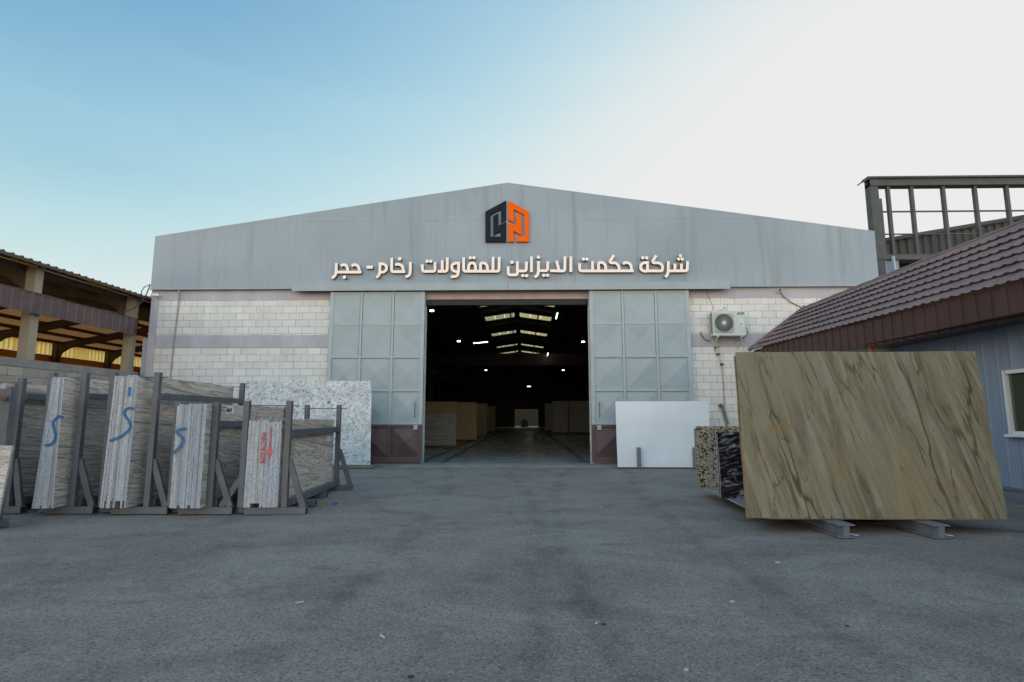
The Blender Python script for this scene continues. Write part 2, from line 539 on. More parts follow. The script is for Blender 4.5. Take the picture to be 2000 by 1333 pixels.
def m_quartzite():
    t = NT("olive_gold_quartzite")
    v = t.coord()
    A = R(11)
    d = t.map(v, (1, 1, .2), rot=(0, A, 0))
    n1 = t.noise(d, 2.1, 6, .6, 1.3)
    n2 = t.noise(t.map(v, (1, 1, .09), rot=(0, R(12), 0)), 7.5, 8, .7, 1.0)
    n3 = t.noise(t.map(v, (1, 1, .32), rot=(0, R(9), 0)), 26, 6, .75, .9)
    big = t.noise(v, .8, 4, .55, .5)
    col = t.ramp(n1, [(.3, (.115, .094, .05)), (.42, (.18, .15, .088)), (.5, (.14, .126, .09)), (.57, (.20, .17, .108)), (.7, (.14, .105, .05))])
    bnd = t.noise(t.map(v, (1, 1, .14), rot=(0, R(13), 0), loc=(3, 0, 8)), 2.6, 3, .5, 1.0)
    col = t.mix(t.ramp(bnd, [(.42, 0), (.6, .5)]), col, (.20, .18, .112))
    col = t.mix(t.ramp(bnd, [(.3, .5), (.42, 0)]), col, (.095, .082, .042))
    col = t.mix(t.ramp(n2, [(.48, 0), (.64, .7)]), col, (.27, .25, .18))
    col = t.mix(t.ramp(n2, [(.3, .85), (.46, 0)]), col, (.09, .076, .042))
    col = t.mix(t.ramp(n3, [(.52, 0), (.75, .35)]), col, (.27, .24, .16))
    col = t.mix(t.ramp(n3, [(.25, .35), (.45, 0)]), col, (.11, .095, .055))
    s = t.sep(v)
    gold = t.math('ADD', big, t.math('MULTIPLY', s[0], -.06))
    col = t.mix(t.ramp(gold, [(.42, 0), (.62, .5)]), col, (.205, .138, .055))
    ul = t.math('SUBTRACT', t.math('MULTIPLY', s[2], .55), t.math('MULTIPLY', s[0], .5))
    ulm = t.ramp(t.math('ADD', ul, t.math('MULTIPLY', t.noise(v, 1.6, 4), .6)), [(.6, 0), (1.05, .8)])
    col = t.mix(ulm, col, t.mix(t.ramp(t.noise(v, 2.2, 5), [(.35, 0), (.65, 1)]), (.19, .158, .088), (.20, .192, .138)))
    def crack(sc, rot, loc, w, mloc, lo, hi, st=.1):
        c = t.noise(t.map(t.map(v, (1, 1, st), rot=(0, R(rot), 0)), loc=loc), sc, 4, .5, .25)
        k = t.ramp(t.math('ABSOLUTE', t.math('SUBTRACT', c, .5)), [(.0, 1), (w * .35, .9), (w, 0)])
        m = t.ramp(t.noise(t.map(t.map(v, (1, 1, .3), rot=(0, R(rot), 0)), loc=mloc), 1.7, 4, .6), [(lo, 0), (hi, 1)])
        return t.math('MULTIPLY', k, m)
    col = t.mix(crack(1.3, 12, (2.2, 0, .6), .008, (5, 1, 3), .46, .55, .16), col, (.062, .05, .022))
    col = t.mix(crack(1.9, 15, (7.7, 0, 2.1), .008, (1, 8, 3), .5, .58, .16), col, (.07, .057, .026))
    col = t.mix(crack(3.0, 9, (1.7, 0, 5.1), .012, (3, 3, 9), .53, .62, .16), col, (.075, .06, .03))
    col = t.mix(crack(2.0, 13, (3.3, 0, 1.4), .007, (2, 5, 6), .44, .56, .08), col, (.085, .068, .03))
    col = t.mix(crack(3.2, 11, (9.1, 0, 3.3), .009, (8, 5, 2), .47, .6, .07), col, (.115, .095, .05))
    col = t.mix(crack(1.3, -66, (4.1, 0, 8.1), .012, (7, 2, 1), .55, .66, .3), col, (.2, .135, .06))
    t.bump(n3, .08, .003)
    return t.out(col, .45, 0, .25)

M = {}
M['ground'] = m_ground()
M['blocks'] = m_blocks()
M['fascia'] = m_fascia()
M['trav'] = m_travertine()
M['sawn'] = m_sawn()
M['wgranite'] = m_whitegranite()
M['speckled'] = m_speckled()
M['bgranite'] = m_blackgranite()
M['quartz'] = m_quartzite()
M['quartz_edge'] = worn("quartzite_edge", (.32, .19, .11), .8, .35, 12)
M['stone_edge'] = worn("stone_edge", (.3, .3, .29), .8, .3, 20)
M['band'] = worn("lavender_plaster", (.43, .43, .475), .8, .14, 1.3, stretch=(1, 1, .5), bump=.3, fine=25)
M['pinkplaster'] = worn("pinkish_plaster", (.44, .385, .365), .8, .14, 2, bump=.3, fine=25)
M['doorpaint'] = worn("blue_grey_door_paint", (.315, .385, .415), .42, .1, 1.6, bump=.05, fine=40)
M['doorframe'] = worn("blue_grey_frame_paint", (.345, .415, .445), .42, .1, 2, bump=.05, fine=40)
M['kick'] = worn("brown_door_paint", (.085, .052, .055), .5, .25, 3, bump=.1)
M['header'] = worn("grey_header_sheet", (.31, .36, .385), .45, .12, 1.5, stretch=(1, 1, .3), bump=.08)
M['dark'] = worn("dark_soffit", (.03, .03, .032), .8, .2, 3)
M['letterface'] = worn("cream_letter_face", (.88, .77, .69), .7, .03, 2, bump=0, spec=.15)
_lb = M['letterface'].node_tree.nodes["Principled BSDF"]              # lit acrylic channel letters, dim in daylight
_lb.inputs['Emission Color'].default_value = (1.0, .80, .66, 1); _lb.inputs['Emission Strength'].default_value = .07
M['letterside'] = worn("dark_bronze_letter_return", (.045, .035, .032), .45, .15, 4, bump=0)
M['logodark'] = worn("charcoal_sign_face", (.016, .022, .034), .7, .1, 3, bump=0, spec=.08)
M['logoorange'] = worn("orange_sign_face", (.85, .135, .008), .7, .05, 3, bump=0, spec=.08)
M['rack'] = worn("dark_grey_rack_steel", (.098, .105, .118), .5, .25, 5, bump=.12)
M['rust'] = worn("rusty_steel", (.13, .07, .045), .75, .4, 14)
M['hbeam'] = worn("pale_grey_beam_paint", (.14, .16, .195), .5, .18, 4, bump=.1)
M['white'] = worn("white_engineered_stone", (.66, .71, .75), .2, .04, 1.3, bump=0, spec=.5)
M['wood'] = worn("weathered_timber", (.16, .15, .11), .85, .3, 9, stretch=(1, 6, 6))
M['concrete'] = worn("pale_concrete", (.22, .22, .215), .8, .22, 1.8, bump=.35, fine=45)
M['bluepaint'] = worn("blue_spray_paint", (.006, .12, .30), .55, .2, 10, bump=0)
M['redpaint'] = worn("red_spray_paint", (.46, .10, .115), .6, .3, 12, bump=0)
M['blackink'] = worn("black_print", (.02, .022, .03), .6, .1, 4, bump=0)
M['paper'] = worn("white_paper", (.62, .66, .7), .7, .05, 4, bump=0)
M['acpaint'] = worn("off_white_casing", (.52, .56, .52), .4, .06, 3, bump=0)
M['acdark'] = worn("dark_fan_well", (.035, .04, .04), .7, .2, 8, bump=0)
M['acgrille'] = worn("grey_grille_wire", (.36, .39, .365), .5, .1, 4, bump=0)
M['cable'] = worn("dark_cable", (.05, .055, .06), .6, .2, 8, bump=0)
M['pipe'] = worn("pale_conduit", (.33, .28, .275), .6, .15, 6, bump=0)
M['lagging'] = worn("white_pipe_wrap", (.55, .54, .5), .7, .12, 20)
M['camwhite'] = worn("white_plastic", (.62, .63, .63), .4, .05, 4, bump=0)
M['lens'] = NT("dark_lens").out((.01, .01, .012), .08)
M['tile'] = worn("brown_stone_coated_tile", (.185, .13, .124), .7, .2, 2.5, bump=.4, fine=140)
M['brownsheet'] = worn("dark_brown_sheet", (.062, .029, .026), .5, .22, 2, bump=.08)
M['brownband'] = worn("purple_brown_sheet", (.10, .07, .075), .55, .25, 2.5, bump=.1)
M['bluesheet'] = worn("blue_grey_wall_sheet", (.195, .255, .35), .5, .16, 1.5, stretch=(1, 2.5, .3), bump=.08)
M['cream'] = worn("cream_wall", (.5, .47, .38), .8, .1, 2)
M['trim'] = worn("pale_blue_trim", (.36, .42, .5), .5, .1, 3)
M['wframe'] = worn("white_window_frame", (.62, .65, .68), .45, .05, 3, bump=0)
M['steelframe'] = worn("weathered_dark_steel", (.065, .072, .072), .65, .3, 3)
M['darkcorr'] = worn("dark_corrugated_sheet", (.05, .057, .058), .6, .3, 2.2, stretch=(2, 2, .4))
M['shedcol'] = worn("cream_grey_column", (.30, .275, .215), .6, .12, 3)
M['shedsteel'] = worn("dark_shed_steel", (.07, .055, .045), .7, .3, 3)
M['ceiling'] = worn("orange_brown_roof_lining", (.80, .46, .17), .8, .15, 1.2)
M['roofglow'] = translucent('orange_brown_fibre_sheet', (.60, .28, .095), .4)
M['roofdark'] = worn("dark_roof_sheet", (.06, .055, .05), .6, .25, 2)
M['orange'] = worn("orange_wall_paint", (.70, .33, .05), .8, .15, 1.5)
M['greyblock'] = None
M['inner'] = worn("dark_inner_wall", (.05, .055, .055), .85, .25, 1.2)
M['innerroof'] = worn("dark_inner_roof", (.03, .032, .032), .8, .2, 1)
M['sand'] = worn("sand_limestone", (.42, .35, .22), .6, .12, 1.6)
M['crane'] = worn("dark_red_crane_paint", (.06, .032, .029), .6, .25, 1.5)
M['glow'] = glow("lamp_diffuser_light", (.9, 1.0, .97), 5)
M['shedglass'] = translucent("yellow_translucent_sheet", (.95, .74, .26), .85)
M['shedwhite'] = translucent("white_translucent_sheet", (.97, .95, .85), .9)
M['skylight'] = translucent("aged_skylight_sheet", (.74, .66, .44), .85)
M['bluestripe'] = worn('faded_blue_floor_paint', (.06, .10, .14), .6, .3, 2)
M['zinc'] = worn("galvanised_trim", (.38, .41, .42), .45, .15, 4, metal=.3)
M['litter_white'] = worn("white_paper_scrap", (.42, .42, .42), .7, .1, 30, bump=0)
M['litter_dark'] = worn("dark_scrap", (.03, .03, .03), .7, .2, 30, bump=0)
M['blueplastic'] = worn("blue_plastic", (.03, .08, .42), .4, .2, 20, bump=0)

def m_greyblock():
    t = NT("grey_block_wall")
    s = t.sep(t.pos())
    v = t.comb(s[1], t.math('SUBTRACT', s[2], .02), 0)
    br = t.n.new("ShaderNodeTexBrick")
    t.l.new(v, br.inputs['Vector'])
    br.inputs['Scale'].default_value = 1
    br.inputs['Brick Width'].default_value = .42
    br.inputs['Row Height'].default_value = .215
    br.inputs['Mortar Size'].default_value = .007
    br.inputs['Mortar Smooth'].default_value = .3
    br.inputs['Color1'].default_value = (.29, .27, .235, 1)
    br.inputs['Color2'].default_value = (.38, .355, .315, 1)
    br.inputs['Mortar'].default_value = (.1, .1, .1, 1)
    col = t.mix(t.ramp(t.noise(t.pos(), 1.5, 5), [(.5, 0), (.7, .6)]), br.outputs['Color'], (.3, .3, .3))
    t.bump(t.math('SUBTRACT', t.noise(t.pos(), 40, 4), br.outputs['Fac']), .4, .01)
    return t.out(col, .9, 0, .2)
M['greyblock'] = m_greyblock()
def m_floor():
    t = NT("polished_concrete_floor")
    p = t.pos()
    n = t.noise(p, .8, 5, .6, .4)
    col = t.mix(n, (.24, .255, .25), (.31, .325, .315))
    t.bump(t.noise(p, 5, 3), .03, .006)
    return t.out(col, t.ramp(n, [(.3, .2), (.7, .34)]), 0, .5)
M['floor'] = m_floor()
def m_glass():
    t = NT("window_glass")
    t.b.inputs['Coat Weight'].default_value = .3
    n = t.noise(t.pos(), 1.2, 2)
    return t.out(t.mix(n, (.03, .04, .028), (.075, .085, .06)), .06, 0, .8)
M['glass'] = m_glass()
def m_stripe():
    t = NT("grey_striped_marble")
    v = t.coord()
    n = t.noise(t.map(v, (.35, 1, 4), rot=(0, R(4), 0)), 2.2, 7, .65, 1.0)
    return t.out(t.ramp(n, [(.35, (.12, .13, .125)), (.48, (.26, .28, .27)), (.52, (.10, .105, .105)), (.62, (.34, .36, .35))]), .4)
M['stripe'] = m_stripe()
def m_greymarble():
    t = NT("wrapped_grey_marble")
    v = t.coord()
    n = t.noise(v, 3, 6, .6, 1.5)
    ln = t.ramp(t.math('ABSOLUTE', t.math('SUBTRACT', n, .5)), [(0, .7), (.03, 0)])
    return t.out(t.mix(ln, (.3, .31, .3), (.5, .51, .5)), .4)
M['greymarble'] = m_greymarble()

# ------------------------------------------------------------------ ground
g = MB()
ys = [-60, -20, -4, 0] + [1 + k * .5 for k in range(34)] + [30, 90, 400]
xs = [-400, -60, -25] + [-14 + k * .7 for k in range(41)] + [25, 60, 400]
def gz(x, y):
    if 0 < y < 17 and abs(x) < 14:
        f = min(1, y / 2, (17 - y) / 1.5, (14 - abs(x)) / 2)
        return max(-.012, .010 * f * (math.sin(x * 1.1 + y * .6) + math.sin(y * 1.7 - x * .45)) - .012)
    return -.012
g.grid([[(x, y, gz(x, y)) for x in xs] for y in ys])
go = g.build("ground", M['ground'], org=(0, 0, 0), smooth=True, recalc=False)
struct(go)
ap = MB()
ap.prism([(-4.4, 16.75), (-4.1, 16.55), (-2.2, 16.62), (.4, 16.5), (2.9, 16.66), (5.3, 16.58), (5.6, 17.54), (-4.6, 17.54)], lambda a, b, d: (a, b, d), .016, -.05)
struct(ap.build("pavement", M['concrete']))
fl = MB().box(-11.6, 10.7, 17.56, 82.9, -.05, .012)
struct(fl.build("warehouse_floor", M['floor']))
for x in (-2.55, -3.2, 1.9):
    struct(MB().box(x - .09, x + .09, 17.7, 60, .013, .018).build("painted_line", M['bluestripe']))

# ------------------------------------------------------------------ the warehouse
WX0, WX1, WY, YB = -11.94, 11.02, 17.55, 82.9
RX, RZ, EZ = -.54, 8.9, 7.19
wh = thing("warehouse", "large grey and white block warehouse with low gable and open sliding doors", "warehouse", (RX, WY, 0))
def roofz(x):
    return RZ - abs(x - RX) / (WX1 - RX) * (RZ - EZ)
MB().box(WX0 + .24, -3.12, WY, WY + .25, 0, 5.46).build("front_wall", M['blocks'], wh)
MB().box(2.01, WX1 - .02, WY, WY + .25, 0, 5.46).build("front_wall", M['blocks'], wh)
MB().box(-3.12, 2.01, WY + .005, WY + .25, 5.11, 5.46).build("lintel", M['pinkplaster'], wh)
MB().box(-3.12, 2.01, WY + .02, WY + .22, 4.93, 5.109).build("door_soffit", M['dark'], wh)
for z0, z1 in ((5.108, 5.448), (3.585, 3.985)):
    for xa, xb in ((WX0 + .245, -6.05), (5.05, WX1 - .03)):
        n = 40
        top = [(xa + (xb - xa) * k / n, z1 + rnd.uniform(-.012, .012)) for k in range(n + 1)]
        bot = [(xa + (xb - xa) * k / n, z0 + rnd.uniform(-.012, .012)) for k in range(n, -1, -1)]
        MB().prism(top + bot, lambda a, b, d: (a, d, b), WY - .012, WY + .1).build("plaster_band", M['band'], wh)
MB().box(WX0, WX0 + .235, WY - .02, WY + .25, 0, 5.448).build("corner_pilaster", M['band'], wh)
MB().box(WX0 - .25, WX0 - .004, WY + .12, WY + .5, 0, 3.9).build("corner_pilaster", M['trim'], wh)
# gable cladding
out = [(WX0, 5.45), (WX0, EZ + .0), (RX, RZ), (WX1, EZ), (WX1, 5.45)]
MB().prism(out, lambda a, b, d: (a, d, b), WY - .1, WY + .24).build("gable_cladding", M['fascia'], wh)
cp = MB()
cp.bar((WX0 - .01, WY + .02, EZ + .014), (RX, WY + .02, RZ + .016), .23, .022)
cp.bar((RX, WY + .02, RZ + .016), (WX1 + .01, WY + .02, EZ + .014), .23, .022)
cp.build("gable_coping", M['header'], wh)
MB().box(WX0 - .01, WX1 + .01, WY - .135, WY - .102, 5.44, 5.475).build("drip_edge", M['header'], wh)
hd = MB()
hd.prism([(WY - .105, 5.585), (WY - .30, 5.56), (WY - .31, 5.335), (WY - .285, 5.335), (WY - .275, 5.53), (WY - .105, 5.545)], lambda a, b, d: (d, a, b), -7.3, -.505)
hd.prism([(WY - .105, 5.585), (WY - .30, 5.56), (WY - .31, 5.335), (WY - .285, 5.335), (WY - .275, 5.53), (WY - .105, 5.545)], lambda a, b, d: (d, a, b), -.495, 6.36)
hd.build("door_track_cover", M['header'], wh)
MB().box(-7.2, 6.25, WY - .2, WY - .11, 5.36, 5.44).build("door_track", M['dark'], wh)
# shell behind the facade
sh = MB()
for x0, x1 in ((WX0 + .05, WX0 + .25), (WX1 - .25, WX1 - .05)):
    if x0 < 0:
        sh.box(x0, x1, WY + .5, 74.6, 0, EZ - .1); sh.box(x0, x1, 75.6, YB, 0, EZ - .1)
        sh.box(x0, x1, 74.6, 75.6, 0, 6.0); sh.box(x0, x1, 74.6, 75.6, 6.75, EZ - .1)
    else:
        sh.box(x0, x1, WY + .5, YB, 0, EZ - .1)
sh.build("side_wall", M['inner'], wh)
bw = MB()
bw.box(WX0 + .05, -1.45, YB, YB + .3, 0, 7.2); bw.box(1.95, WX1 - .05, YB, YB + .3, 0, 7.2); bw.box(-1.45, 1.95, YB, YB + .3, 2.6, 7.2)
bw.prism([(WX0 + .05, 7.2), (RX, RZ), (WX1 - .05, 7.2)], lambda a, b, d: (a, d, b), YB, YB + .3)
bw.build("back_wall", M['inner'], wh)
# roof with holes for the skylights
SKY = [(23.2, 24.8), (29.4, 31.0), (35.0, 36.4), (40.0, 41.8), (48.2, 49.8), (57.2, 58.4), (63.2, 64.6)]
yy = [WY + .24]
for a, b in SKY: yy += [a, b]
yy += [YB + .3]
rf, sk = MB(), []
XS = {-1: (-2.85, -.75), 1: (-.33, 1.95)}
def slab_roof(mb, xa, xb, ya, yb, dz=0, t=.06):
    za, zb = roofz(xa) - .02 + dz, roofz(xb) - .02 + dz
    p = [(xa, ya, za), (xb, ya, zb), (xb, yb, zb), (xa, yb, za)]
    k = len(mb.v)
    mb.v += p + [(x, y, z + t) for x, y, z in p]
    for q in ((0, 3, 2, 1), (4, 5, 6, 7), (0, 1, 5, 4), (1, 2, 6, 5), (2, 3, 7, 6), (3, 0, 4, 7)):
        mb.f.append(tuple(k + i for i in q)); mb.mi.append(0)
for i in range(len(yy) - 1):
    ya, yb = yy[i], yy[i + 1]
    if i % 2 == 0:
        slab_roof(rf, WX0, RX, ya, yb); slab_roof(rf, RX, WX1, ya, yb)
    else:
        slab_roof(rf, WX0, -2.85, ya, yb); slab_roof(rf, -.75, RX, ya, yb)
        slab_roof(rf, RX, -.33, ya, yb); slab_roof(rf, 1.95, WX1, ya, yb)
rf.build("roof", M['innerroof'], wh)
for a, b in SKY:
    for xa, xb in ((-2.85, -.75), (-.33, 1.95)):
        s_ = MB(); n = 3
        for k in range(n):
            u0 = xa + (xb - xa) * k / n + .03; u1 = xa + (xb - xa) * (k + 1) / n - .03
            slab_roof(s_, u0, u1, a + .01, b - .01, .02, .01)
        s_.build("skylight", M['skylight'], wh)
    pu = MB()
for k in range(12):
    x = WX0 + 1.2 + k * 1.95
    MB().box(x - .04, x + .04, WY + .3, YB, roofz(x) - .2, roofz(x) - .09).build("purlin", M['innerroof'], wh)
for y in (19.5, 25.3, 31.4, 36.8, 42.4, 50.4, 59.2, 65.2, 73):
    fr = MB()
    for xa, xb in ((WX0 + .3, RX), (RX, WX1 - .3)):
        za, zb = roofz(xa) - .1, roofz(xb) - .1
        da, db = (.6, .2) if xa < RX - 1 else (.2, .6)
        fr.prism([(xa, za), (xb, zb), (xb, zb - db), (xa, za - da)], lambda a, b, d: (a, d, b), y - .1, y + .1)
    for x in (WX0 + .45, WX1 - .45):
        fr.box(x - .18, x + .18, y - .1, y + .1, 0, roofz(x) - .4)
    fr.build("portal_frame", M['innerroof'], wh)
wd = MB().box(WX0 + .1, WX0 + .14, 74.6, 75.6, 6.0, 6.75)
wd.build("side_window", M['shedwhite'], wh)

# sliding doors
def door(x0, x1, hx, side):
    zt, zk = 5.325, 1.19
    yf = WY - .20
    d = MB().box(x0, x1, yf + .035, WY - .045, .07, zt)
    root = d.build("sliding_door", M['doorframe'], wh)
    cols = 3; rows = 4
    st = .085
    fr = MB()
    for k in range(cols + 1):
        cx = x0 + (x1 - x0) * k / cols
        cx = min(max(cx, x0 + st / 2), x1 - st / 2)
        wv = st * (1.35 if k in (0, cols) else .8)
        fr.box(cx - wv / 2 if 0 < k < cols else (x0 if k == 0 else x1 - wv), cx + wv / 2 if 0 < k < cols else (x0 + wv if k == 0 else x1), yf - .012, yf + .034, zk, zt)
    for r in range(rows + 1):
        z = zk + (zt - zk) * r / rows
        z = min(max(z, zk + .03), zt - .045)
        for k in range(cols):
            a = x0 + (x1 - x0) * k / cols + .04; b = x0 + (x1 - x0) * (k + 1) / cols - .04
            fr.box(a, b, yf - .006, yf + .0335, z - .03, z + .03)
    fr.build("door_frame", M['doorframe'], root)
    for r in range(rows):
        for k in range(cols):
            a = x0 + (x1 - x0) * k / cols + .05; b = x0 + (x1 - x0) * (k + 1) / cols - .05
            c = zk + (zt - zk) * r / rows + .03; e = zk + (zt - zk) * (r + 1) / rows - .03
            mx, mz = (a + b) / 2, (c + e) / 2
            i = .02
            y0, y1 = yf + .004, yf + .004 + rnd.uniform(.026, .03)
            if r < 2:
                y0, y1 = yf + .032, yf + .032 - rnd.uniform(.03, .042)
            q = MB(); A = [(a + i, y0, c + i), (b - i, y0, c + i), (b - i, y0, e - i), (a + i, y0, e - i)]
            for j in range(4):
                q.face([A[j], A[(j + 1) % 4], (mx, y1, mz)])
            o4 = [(a, y0, c), (b, y0, c), (b, y0, e), (a, y0, e)]
            for j in range(4):
                q.face([o4[j], o4[(j + 1) % 4], A[(j + 1) % 4], A[j]])
            q.build("door_panel", M['doorpaint'], root, recalc=False)
    kb = MB()
    kb.box(x0, x1, yf - .02, yf + .03, zk - .075, zk - .002); kb.box(x0, x1, yf - .02, yf + .03, .09, .23)
    for k in range(cols + 1):
        cx = min(max(x0 + (x1 - x0) * k / cols, x0 + .05), x1 - .05)
        kb.box(cx - .05, cx + .05, yf - .017, yf + .031, .23, zk - .075)
    kb.build("kick_rail", M['kick'], root)
    for k in range(cols):
        a = x0 + (x1 - x0) * k / cols + .05; b = x0 + (x1 - x0) * (k + 1) / cols - .05
        c, e = .23, zk - .075
        q = MB(); A = [(a, yf + .02, c), (b, yf + .02, c), (b, yf + .02, e), (a, yf + .02, e)]
        for j in range(4):
            q.face([A[j], A[(j + 1) % 4], ((a + b) / 2, yf - .07, (c + e) / 2)])
        q.build("kick_panel", M['kick'], root, recalc=False)
    hb = MB()
    hb.tube([(hx, yf - .02, 1.42), (hx, yf - .075, 1.45), (hx, yf - .075, 1.83), (hx, yf - .02, 1.86)], .013, 8)
    hb.build("handle", M['rack'], root)
    MB().box(hx + side * .02 - .06, hx + side * .02 + .07, yf - .06, yf - .021, 1.03, 1.17).build("hasp", M['zinc'], root, bevel=.01)
    MB().box(x0 + .9, x0 + .97, yf - .06, yf - .021, .04, .26).build("floor_bolt", M['kick'], root)
door(-6.1, -3.12, -3.34, 1)
door(2.02, 5.1, 2.26, -1)

# ------------------------------------------------------------------ lettering and emblem
WORDS = [
    ('hjr',[[(-5.958,6.254),(-5.956,5.956),(-5.982,5.838),(-6.085,5.767)],[(-5.969,5.959),(-5.146,5.955)],[(-5.813,6.164),(-5.718,6.211),(-5.623,6.163),(-5.591,6.073),(-5.584,5.97)],[(-5.467,6.162),(-5.368,6.209),(-5.269,6.161),(-5.223,6.071),(-5.212,5.968)]],[(-5.678,5.789,0.057)]),
    ('dash',[[(-4.991,6.117),(-4.792,6.115)]],[]),
    ('rkham',[[(-4.567,6.265),(-4.564,5.964),(-4.585,5.846),(-4.669,5.775)],[(-4.572,6.217),(-4.46,6.22),(-4.355,6.152),(-4.351,6.018),(-4.452,5.947),(-4.554,5.948)],[(-4.195,6.413),(-4.189,5.962),(-3.753,5.959)],[(-4.081,6.182),(-3.98,6.213),(-3.854,6.149),(-3.824,6.054),(-3.818,5.959)],[(-3.599,6.274),(-3.597,5.958),(-3.618,5.84),(-3.744,5.786)]],[(-3.938,6.375,0.057)]),
    ('llmqawlat',[[(-3.222,6.196),(-3.21,5.969),(-2.816,5.966),(-2.819,6.266)],[(-2.73,5.966),(-2.434,5.964),(-2.427,6.413)],[(-2.591,6.328),(-2.585,5.976)],[(-2.068,6.268),(-2.072,5.949),(-2.106,5.808),(-2.308,5.781)],[(-2.076,6.224),(-2.188,6.228),(-2.285,6.171),(-2.282,6.021),(-2.184,5.953),(-2.08,5.952)],[(-1.913,6.414),(-1.911,5.964),(-1.4,5.961)],[(-1.751,5.971),(-1.759,6.121),(-1.71,6.228),(-1.579,6.227),(-1.537,6.119),(-1.533,5.97)],[(-1.377,5.961),(-1.379,6.226),(-1.233,6.225),(-1.16,6.117),(-1.159,5.968)],[(-1.416,5.964),(-1.339,5.958),(-1.155,5.957)],[(-0.982,6.42),(-0.986,5.956),(-1.17,5.957)],[(-0.788,6.418),(-0.797,5.954),(-1.001,5.956)]],[(-3.066,6.29,0.054),(-2.952,6.289,0.054),(-1.701,6.394,0.054),(-1.586,6.393,0.054)]),
    ('aldyzayn',[[(-0.508,6.11),(-0.504,5.838),(-0.217,5.836),(-0.217,6.272)],[(-0.217,5.962),(0.06,5.96),(0.067,6.267)],[(0.226,6.428),(0.223,5.92)],[(0.447,6.278),(0.441,5.935),(0.414,5.812),(0.317,5.763)],[(0.445,5.966),(0.728,5.964),(0.737,6.266)],[(0.808,5.964),(1.095,5.956)],[(1.01,6.285),(1.083,5.994),(1.11,5.953),(1.186,5.952)],[(1.279,6.421),(1.267,5.952),(1.095,5.953)],[(1.464,6.42),(1.457,5.913)]],[(-0.389,6.239,0.055),(-0.049,5.809,0.054),(0.067,5.803,0.054),(0.444,6.396,0.055),(0.608,5.813,0.054),(0.724,5.812,0.054)]),
    ('hkmt',[[(1.735,6.196),(1.735,5.953),(2.135,5.951),(2.141,6.267)],[(2.101,5.951),(2.312,5.95)],[(2.322,5.94),(2.328,6.224),(2.472,6.223),(2.55,6.117),(2.553,5.949)],[(2.303,5.948),(2.562,5.947)],[(2.814,6.457),(2.68,6.245),(2.71,6.207),(2.876,6.206),(2.963,6.095),(2.965,5.946)],[(2.553,5.949),(3.42,5.944)],[(3.082,6.169),(3.184,6.222),(3.308,6.182),(3.349,6.083),(3.349,5.954)]],[(1.857,6.326,0.053),(1.967,6.325,0.053)]),
    ('shrka',[[(3.857,6.252),(3.847,5.939)],[(3.855,6.206),(3.74,6.207),(3.642,6.13),(3.638,6.002),(3.713,5.936),(3.847,5.935)],[(4.136,6.435),(4.012,6.243),(4.039,6.199),(4.22,6.198),(4.322,6.116),(4.316,5.938),(3.837,5.941)],[(4.505,6.248),(4.489,5.908),(4.454,5.8),(4.387,5.739)],[(4.497,5.937),(4.708,5.936)],[(4.707,6.167),(4.698,5.936)],[(4.908,6.166),(4.899,5.935)],[(5.098,6.244),(5.08,5.934),(4.689,5.936)]],[(3.712,6.358,0.053),(3.831,6.357,0.053),(4.824,6.311,0.051),(4.933,6.311,0.051),(4.883,6.416,0.051)]),
]
LY = WY - .1
sg = thing("shop_sign", "long line of raised cream Arabic lettering across the grey gable above the doors", "sign", (-.5, LY, 5.74))
for wname, strokes, dots in WORDS:
    mb = MB()
    for i, st in enumerate(strokes):
        yf = LY - .11 - .0015 * i
        Lf, Rt = ribbon(st, .1 if wname == 'dash' else .088, .07)
        k = len(mb.v); n = len(Lf)
        for y in (yf, LY - .002):
            mb.v += [(p.x, y, p.y) for p in Lf] + [(p.x, y, p.y) for p in Rt]
        for j in range(n - 1):
            mb.f.append((k + j, k + j + 1, k + n + j + 1, k + n + j)); mb.mi.append(0)
            mb.f.append((k + j, k + j + 1, k + 2 * n + j + 1, k + 2 * n + j)); mb.mi.append(1)
            mb.f.append((k + n + j, k + n + j + 1, k + 3 * n + j + 1, k + 3 * n + j)); mb.mi.append(1)
        for j in (0, n - 1):
            mb.f.append((k + j, k + n + j, k + 3 * n + j, k + 2 * n + j)); mb.mi.append(1)
    for i, (x, z, r) in enumerate(dots):
        ring = [(x + r * math.cos(2 * math.pi * q / 20), z + r * math.sin(2 * math.pi * q / 20)) for q in range(20)]
        mb.prism(ring, lambda a, b, d: (a, d, b), LY - .13 - .001 * i, LY - .002, 0, 1)
    mb.build("dash" if wname == 'dash' else "word", [M['letterface'], M['letterside']], sg, recalc=False)
em = thing("emblem", "cube shaped emblem of interlocking charcoal and orange halves at the gable centre", "emblem", (-.54, LY, 6.92))
P1 = [(-1.24,7.922),(-0.576,8.289),(-0.576,7.664),(-0.737,7.558),(-0.738,8.01),(-1.077,7.813),(-1.073,7.097),(-0.751,7.095),(-0.751,7.284),(-0.985,7.142),(-0.988,7.767),(-0.826,7.865),(-0.825,7.452),(-0.575,7.588),(-0.575,6.919),(-1.234,6.924)]
P2 = [(-0.503,8.288),(0.153,7.91),(0.149,6.922),(-0.245,6.924),(-0.245,7.098),(0.011,7.097),(0.013,7.804),(-0.333,7.999),(-0.333,7.555),(-0.502,7.648)]
P3 = [(-0.502,7.572),(-0.252,7.448),(-0.252,7.86),(-0.083,7.775),(-0.084,7.135),(-0.333,7.281),(-0.333,6.925),(-0.501,6.926)]
MB().prism(P1, lambda a, b, d: (a, d, b), LY - .09, LY - .003).build("charcoal_half", M['logodark'], em)
MB().prism(P2, lambda a, b, d: (a, d, b), LY - .09, LY - .003).build("orange_outline", M['logoorange'], em)
MB().prism(P3, lambda a, b, d: (a, d, b), LY - .09, LY - .003).build("orange_core", M['logoorange'], em)
